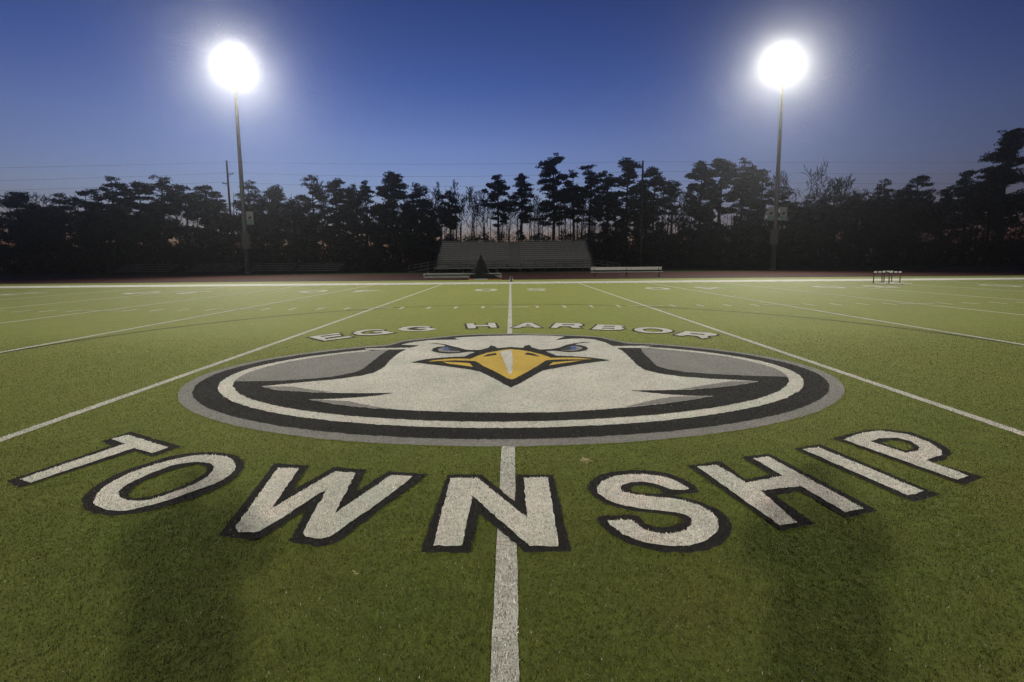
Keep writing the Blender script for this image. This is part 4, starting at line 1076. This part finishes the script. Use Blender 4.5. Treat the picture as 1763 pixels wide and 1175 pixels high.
def make_bare(label, px, top, Y, w, seed=0, up=.5, name='bare_tree', fork=.35):
    q = random.Random(seed)
    c = at(px, top, Y)
    H = c.z
    root = empty(name, (c.x, Y, 0))
    meta(root, label, 'bare tree', 'leafless trees among the pines')
    t, b = MB(), MB()
    r0 = .008 * H + .03
    t.tube([(0, 0, -.3), (q.uniform(-.2, .2), 0, H * fork), (q.uniform(-.4, .4), 0, H * .66), (q.uniform(-.5, .5), 0, H * .84)], [r0, r0 * .75, r0 * .34, .02], 7)
    W = w / CAM_F * Y / 2
    def grow_(p, d, l, r_, dep):
        e = p + d * l
        mdp = p.lerp(e, .5) + Vector((q.gauss(0, .05), q.gauss(0, .05), q.gauss(0, .03))) * l
        b.tube([p, mdp, e], [r_, r_ * .8, r_ * .55], 4, False)
        if dep == 0: return
        for _ in range(q.choice((2, 3, 3))):
            nd = (d + Vector((q.gauss(0, .42), q.gauss(0, .42), q.gauss(.12, .25)))).normalized()
            grow_(p.lerp(e, q.uniform(.55, 1)), nd, l * q.uniform(.55, .8), max(.028, r_ * .62), dep - 1)
    n = 11
    for i in range(n):
        f = fork + (.80 - fork) * i / n
        a = q.uniform(0, 6.28)
        k = up
        d = Vector((math.cos(a) * (1 - k), math.sin(a) * (1 - k), k + .15)).normalized()
        grow_(Vector((q.uniform(-.1, .1), 0, H * f)), d, max(.5, W * (1.15 - f) * 1.0), r0 * .36 * (1.2 - f), 4)
    t.build('trunk', M['twig'], root)
    b.build('branches', M['twig'], root)
    return root

# label, px, top, distance, crown width px, crown base, density, flatness
PINES = [
 ('broad flat pine at the far left edge of the wood', 28, 331, 84, 84, .45, .9, .4),
 ('low round pine next in from the far left edge', 100, 331, 86, 66, .5, .9, .45),
 ('low spreading pine left of the pointed pine', 146, 328, 82, 60, .45, 1.0, .45),
 ('pointed pine standing above its neighbours at far left', 190, 302, 82, 58, .42, 1.0, .45),
 ('round topped pine left of the twin pine crowns', 238, 310, 84, 46, .45, 1.0, .5),
 ('tallest pine between the pointed pine and the left utility pole', 276, 299, 82, 62, .40, 1.0, .45),
 ('thin trunked pine with sky showing between its stems left of the utility pole', 316, 316, 86, 48, .58, .9, .45),
 ('bushy pine just left of the left utility pole', 352, 315, 84, 56, .55, .9, .5),
 ('airy pine behind the left floodlight pole', 428, 309, 86, 52, .55, .5, .5),
 ('low rounded pine right of the left floodlight pole', 474, 320, 82, 60, .45, 1.0, .55),
 ('slim open pine with ragged crown, first of the cluster right of the left floodlight', 537, 301, 80, 52, .30, .8, .6),
 ('pine with small plate-like crown beside the slim ragged pine', 578, 307, 84, 44, .55, .9, .4),
 ('dark domed pine left of the dense tall pine', 604, 318, 80, 46, .40, 1.1, .6),
 ('short spindly pine peeping out left of the dense tall pine', 628, 310, 88, 26, .5, .9, .5),
 ('dense dark broad headed pine left of the grandstand', 672, 297, 80, 62, .35, 1.4, .7),
 ('medium pine above the left end of the grandstand', 722, 315, 82, 50, .42, 1.1, .6),
 ('narrow dark pine in front of the bare twigs behind the grandstand', 774, 326, 80, 38, .40, 1.2, .6),
 ('small headed pine right of the bare twigs', 857, 297, 82, 46, .45, 1.0, .5),
 ('flat topped pine left of the tall layered pine', 897, 298, 84, 44, .52, .9, .4),
 ('tallest layered pine above the middle of the grandstand', 953, 264, 80, 62, .40, 1.1, .38),
 ('round pine tucked right of the tall layered pine', 988, 290, 82, 40, .42, 1.2, .6),
 ('pine with sparse crooked top above the grandstand', 1016, 276, 84, 44, .40, .8, .5),
 ('low dark pine between the crooked top and the mushroom crowned pine', 1046, 293, 82, 40, .40, 1.1, .55),
 ('mushroom crowned pine left of the right utility pole', 1080, 270, 82, 58, .42, 1.1, .42),
 ('round crowned pine just right of the right utility pole', 1127, 287, 80, 50, .42, 1.1, .55),
 ('thin open pine alone in the sky gap right of the utility pole', 1158, 308, 86, 38, .5, .6, .5),
 ('leftmost of the broad pine group beside the right floodlight', 1208, 277, 82, 58, .50, 1.1, .42),
 ('middle pine of the broad group beside the right floodlight', 1244, 269, 84, 54, .52, 1.1, .42),
 ('right pine of the broad group beside the right floodlight', 1281, 270, 82, 56, .50, 1.1, .5),
 ('lower pine touching the right floodlight pole', 1312, 289, 82, 46, .48, 1.1, .5),
 ('domed dark pine right of the leafless bushes', 1524, 309, 82, 44, .35, 1.2, .6),
 ('widest domed dark tree in the right half', 1581, 304, 80, 66, .30, 1.2, .7),
 ('spiky topped dark pine left of the big corner pine', 1670, 292, 78, 48, .35, .8, .5),
 ('big tall layered pine at the right edge of the picture', 1740, 217, 70, 86, .45, 1.2, .42),
 ('dark pine below the big corner pine', 1712, 290, 74, 56, .30, 1.2, .6),
 ('low dark pine right of the right floodlight pole', 1440, 330, 82, 60, .30, 1.0, .6),
 ('dark filler pine between the right floodlight and the bare crowned tree', 1350, 322, 80, 50, .30, 1.0, .6),
 ('low dark pine between the two domed trees and the corner', 1628, 326, 82, 56, .30, 1.2, .6),
]
for i, (lab, px, top, Y, w, b, d, fl) in enumerate(PINES):
    make_pine(lab, px, top, Y, w * 1.1, b * .92, d * 1.05, 100 + i, fl * 1.12)
FILL = [
 ('low filler pine under the far left pines', 62, 352, 79, 60), ('dark filler pine left of the pointed pine', 168, 345, 79, 60),
 ('dark filler pine right of the pointed pine', 214, 348, 79, 56), ('dark filler pine under the pine left of the utility pole', 258, 350, 79, 56),
 ('dark filler tree under the left utility pole', 376, 338, 79, 60), ('dark filler tree right of the left floodlight pole base', 448, 338, 79, 64),
 ('dark filler tree between the low rounded pine and the slim ragged pine', 506, 345, 79, 52), ('dark filler tree under the dark domed pine', 590, 352, 79, 54),
 ('dark filler tree under the dense broad headed pine', 650, 352, 79, 56), ('dark filler tree left of the grandstand', 706, 350, 78, 50),
 ('dark filler tree behind the grandstand left end', 742, 362, 80, 40), 
  
 ('dark filler tree right of the grandstand', 1060, 330, 80, 54), ('dark filler tree under the round crowned pine', 1112, 336, 80, 44),
 ('dark filler tree under the broad pine group', 1226, 350, 79, 50), ('dark filler tree left of the right floodlight pole base', 1292, 346, 79, 56),
 ('dark filler tree under the wide bare crown', 1396, 340, 79, 70), ('dark filler tree under the leafless bushes', 1488, 332, 79, 70),
 ('dark filler tree between the two domed trees', 1552, 328, 79, 54),
]
for i, (lab, px, top, Y, w) in enumerate(FILL): make_pine(lab, px, top, Y, w * 1.15, .12, 1.25, 300 + i, .8)
BARE = [
 ('faint leafless tree at the far left edge', 36, 318, 92, 40, .6),
 ('tall leafless tree with upright twigs behind the grandstand', 784, 289, 88, 34, .75),
 ('leafless tree with feathery top left of the tall bare one', 756, 293, 88, 30, .75),
 ('short leafless tree above the grandstand left half', 812, 312, 86, 44, .7),
 ('leafless tree showing over the slim ragged pine', 550, 292, 90, 40, .7),
 ('wide leafless crown right of the right floodlight pole', 1374, 298, 82, 84, .45),
 ('low leafless bushy tree right of the wide bare crown', 1440, 311, 82, 70, .6),
 ('leafless tree in the gap left of the broad pine group', 1178, 322, 88, 50, .6),
 ('leafless tree between the domed dark trees', 1480, 320, 84, 50, .6),
 ('fine leafless tree over the left end of the grandstand', 740, 318, 86, 46, .65),
 ('leafless tree with forked stem beside the small headed pine', 832, 318, 86, 40, .7),
 ('thin leafless tree between the tall layered pine and its right neighbour', 974, 318, 86, 36, .7),
 ('leafless tree behind the dense broad headed pine', 700, 325, 88, 40, .7),
 ('leafless tree just right of the thin open pine', 1190, 318, 84, 46, .55),
 ('leafless tree behind the dark domed pine', 618, 326, 87, 40, .65),
 ('leafless stems filling the gap under the small headed pine', 876, 330, 85, 46, .7),
 ('leafless stems filling the gap under the tallest layered pine', 925, 335, 85, 44, .7),
 ('leafless stems below the crooked topped pine', 1004, 325, 85, 46, .7),
 ('leafless tree behind the pine left of the utility pole', 300, 318, 88, 46, .6),
 ('leafless tree over the far left filler pines', 68, 325, 90, 44, .6),
 ('leafless tree right of the right utility pole', 1142, 318, 86, 40, .65),
 ('leafless crown left of the big corner pine', 1690, 312, 80, 50, .5),
]
for i, (lab, px, top, Y, w, u) in enumerate(BARE): make_bare(lab, px, top, Y, w * 1.5, 40 + i, u)

# thick undergrowth and the wood behind it: nobody could count these stems
r = np.random.default_rng(77)
q = random.Random(77)
prof = [(-60, 372), (40, 376), (120, 372), (260, 378), (300, 384), (330, 380), (400, 360), (470, 352), (520, 366), (600, 374), (700, 378), (740, 392), (780, 404), (830, 412), (1000, 410), (1045, 398), (1080, 394), (1140, 386), (1180, 376), (1230, 372), (1300, 376), (1360, 356), (1430, 348), (1480, 338), (1550, 342), (1650, 336), (1763, 320), (1860, 330)]
pads = []
for _ in range(1500):
    px = q.uniform(-90, 1880)
    Y = q.uniform(76.5, 84)
    top = np.interp(px, [a for a, b in prof], [b for a, b in prof]) + q.uniform(-4, 26)
    c = at(px, top, Y)
    h = max(.8, c.z)
    z = h * q.random() ** .5
    if z < 1.2: z = q.uniform(.2, 1.2)
    rr = q.uniform(.7, 1.5)
    if abs(c.x) < 13.5 and Y < 78: Y = q.uniform(78, 84)
    pads.append(((c.x, Y, z), rr, rr * .8, rr * .75, 46))
# a closed row at the foot
for x in np.arange(-95, 95, .8):
    for z in (.5, 1.5, 2.6, 3.6):
        pads.append(((x + q.uniform(-.5, .5), q.uniform(79, 83), z + q.uniform(-.3, .3)), 1.2, .9, .8, 50))
T = leaf_arrays(r, pads, 1.0, .55, 1.0, .6)
meta(link('undergrowth', tri_mesh('undergrowth', T, M['brush'])), 'dark tangled undergrowth filling the foot of the wood', 'undergrowth', kind='stuff')
wd_ = MB()
for _ in range(420):
    x = q.uniform(-130, 130); Y = q.uniform(90, 122)
    H = q.uniform(8, 15.5)
    tx, ty = q.gauss(0, .5), q.gauss(0, .3)
    rr = q.uniform(.07, .2)
    wd_.tube([(x, Y, -.2), (x + tx * .5, Y + ty, H * .5), (x + tx, Y, H)], [rr, rr * .7, rr * .2], 5, False)
    for _k in range(12):
        z = q.uniform(H * .25, H * .95); a = q.uniform(0, 6.28); l = q.uniform(.8, 2.8)
        p = Vector((x + tx * z / H, Y, z))
        e = p + Vector((math.cos(a) * l, math.sin(a) * l * .5, l * q.uniform(.2, .9)))
        wd_.tube([p, e], [rr * .25, .012], 3, False)
        for _m in range(3):
            s = p.lerp(e, q.uniform(.3, 1)); wd_.tube([s, s + Vector((q.gauss(0, .5), q.gauss(0, .3), q.uniform(.2, .9)))], [.02, .008], 3, False)
bw = wd_.build('distant_wood', M['twig'])
meta(bw, 'thin leafless stems of the wood far behind the pines', 'wood', kind='stuff')
pads = []
for _ in range(330):
    x = q.uniform(-130, 130); Y = q.uniform(98, 118); z = q.uniform(1, 9) * (1.1 if abs(x) > 25 else .85)
    rr = q.uniform(.8, 1.8)
    pads.append(((x, Y, z), rr, rr, rr * .7, 40))
T = leaf_arrays(r, pads, 1.0, .6, 1.0, .6)
meta(link('distant_foliage', tri_mesh('distant_foliage', T, M['brush'])), 'dark foliage of the wood far behind the pines', 'wood', kind='stuff')

# ------------------------------------------------------------------ the photographer, whose two shadows fall across the turf
M['skin'] = plain('skin', (.50, .33, .25), .5, 0, .08, 20)
M['jacket'] = plain('dark_jacket', (.035, .04, .055), .8, 0, .2, 12, .3)
M['jeans'] = plain('blue_jeans', (.05, .065, .11), .85, 0, .2, 18, .3)
M['hair'] = plain('dark_hair', (.03, .022, .016), .7, 0, .3, 40, .5)
M['shoe'] = plain('black_shoes', (.02, .02, .02), .6, 0, .2, 10)
person = empty('person', (0, -.27, 0))
meta(person, 'person in dark jacket and jeans standing behind the view, lifting a camera to the face', 'person')

def skinned(name, verts, edges, radii, mat, parent, sub=2, rootv=0):
    me = bpy.data.meshes.new(name)
    me.from_pydata([tuple(v) for v in verts], edges, [])
    o = link(name, me, parent)
    md = o.modifiers.new('skin', 'SKIN')
    md.use_smooth_shade = True
    md.use_x_symmetry = False
    for i, d in enumerate(me.skin_vertices[0].data):
        rr = radii[i]
        d.radius = rr if isinstance(rr, tuple) else (rr, rr)
        d.use_root = (i == rootv)
    ss = o.modifiers.new('sub', 'SUBSURF'); ss.levels = sub; ss.render_levels = sub
    me.materials.append(mat)
    return o

V_, E_, RR = [], [], []
def node(p, r_, par=None):
    V_.append(p); RR.append(r_)
    if par is not None: E_.append((par, len(V_) - 1))
    return len(V_) - 1
pel = node((0, 0, .95), (.15, .11))
sp1 = node((0, .0, 1.10), (.135, .10), pel)
sp2 = node((0, -.01, 1.28), (.15, .11), sp1)
nk0 = node((0, -.01, 1.43), (.10, .085), sp2)
nk1 = node((0, .01, 1.50), .055, nk0)
hd0 = node((0, .03, 1.57), (.066, .072), nk1)
hd1 = node((0, .035, 1.65), (.074, .092), hd0)
hd2 = node((0, .03, 1.72), (.058, .072), hd1)
nose = node((0, .135, 1.615), .012, hd0)
for s in (-1, 1):
    ear = node((s * .085, .02, 1.61), (.008, .02), hd0)
    hip = node((s * .095, 0, .88), .088, pel)
    kn = node((s * .11, .02, .49), .058, hip)
    an = node((s * .12, -.01, .09), .038, kn)
    ft = node((s * .125, .06, .045), .038, an)
    toe = node((s * .14, .15, .035), .03, ft)
    sh = node((s * .20, -.01, 1.39), .062, nk0)
    el = node((s * .375, .07, 1.22), .043, sh)
    wr = node((s * .105, .17, 1.52), .028, el)
    pm = node((s * .085, .19, 1.57), (.034, .018), wr)
    for k, (dx, l) in enumerate(((-.027, .03), (-.009, .036), (.009, .034), (.027, .026))):
        a = node((s * .082 + dx * .3, .20 + dx * .5, 1.605 - dx * .2), .010, pm)
        b_ = node((s * .062 + dx * .3, .216 + dx * .5, 1.605 + l * .55 - dx * .2), .009, a)
        node((s * .045 + dx * .3, .214 + dx * .5, 1.605 + l * .45), .008, b_)
    th = node((s * .065, .18, 1.555), .012, pm)
    node((s * .05, .165, 1.575), .010, th)
body = skinned('body', V_, E_, RR, M['skin'], person, 2, pel)
# jacket and trousers follow the same bones, a little fuller
jv = [(0, 0, .80), (0, 0, 1.08), (0, -.01, 1.28), (0, -.01, 1.43), (0, 0, 1.475)]
je = [(0, 1), (1, 2), (2, 3), (3, 4)]
jr = [(.25, .18), (.25, .175), (.255, .175), (.15, .12), (.08, .075)]
for s in (-1, 1):
    b_ = len(jv)
    jv += [(s * .205, -.01, 1.385), (s * .375, .07, 1.22), (s * .125, .155, 1.475)]
    jr += [.105, .088, .056]
    je += [(3, b_), (b_, b_ + 1), (b_ + 1, b_ + 2)]
skinned('jacket', jv, je, jr, M['jacket'], person, 2, 0)
tv, te, tr = [(0, 0, 1.06), (0, 0, .92)], [(0, 1)], [(.15, .115), (.17, .13)]
for s in (-1, 1):
    b_ = len(tv)
    tv += [(s * .105, 0, .80), (s * .11, .02, .49), (s * .12, -.01, .05)]
    tr += [.105, .075, .062]
    te += [(1, b_), (b_, b_ + 1), (b_ + 1, b_ + 2)]
skinned('trousers', tv, te, tr, M['jeans'], person, 2, 1)
MB().lathe([(.001, .118), (.035, .114), (.064, .095), (.083, .062), (.091, .020), (.090, -.02), (.080, -.055), (.062, -.075)], Matrix.Rotation(R(24), 3, 'X') @ Matrix.Diagonal((.96, 1.12, 1)), (0, .012, 1.672), 20).build('hair', M['hair'], person)
for s in (-1, 1):
    skinned('shoe', [(s * .12, -.03, .055), (s * .125, .06, .05), (s * .142, .17, .042)], [(0, 1), (1, 2)], [(.048, .05), (.05, .048), (.042, .036)], M['shoe'], person, 2, 1)
    MB().lathe([(.001, .0), (.008, .001), (.0115, .004)], Matrix.Rotation(R(-90), 3, 'X'), (s * .03, .121, 1.645), 10).build('eye', M['ink'], person)
camth = empty('hand_camera', (0, -.27, 1.60))
meta(camth, 'black hand camera held to the face of the person', 'camera')
MB().bevbox((0, .178, 0), (.13, .05, .085), .01).bevbox((0, .178, .055), (.05, .045, .035), .01).build('body', M['black_paint'], camth)
MB().lathe([(.036, .0), (.036, .02), (.033, .022), (.033, .036), (.001, .034)], Matrix.Rotation(R(-90), 3, 'X'), (0, .202, 0), 18).build('lens', M['black_paint'], camth)

# ------------------------------------------------------------------ mist added to imitate lens glare round the lamps
hz = MB().box((0, 120, 15.25), (580, 620, 32.5)).build('glare_haze', None)
hm, hnt, hb = new_mat('glare_mist')
hnt.nodes.remove(hb)
pv = hnt.nodes.new('ShaderNodeVolumePrincipled')
pv.inputs['Color'].default_value = (.93, .95, 1, 1)
pv.inputs['Density'].default_value = GLARE_DENSITY
pv.inputs['Anisotropy'].default_value = GLARE_G
hnt.links.new(pv.outputs[0], hnt.nodes['Material Output'].inputs['Volume'])
hz.data.materials.append(hm)
meta(hz, 'added thin mist imitating lens glare round the floodlights', 'glare_haze', kind='stuff')
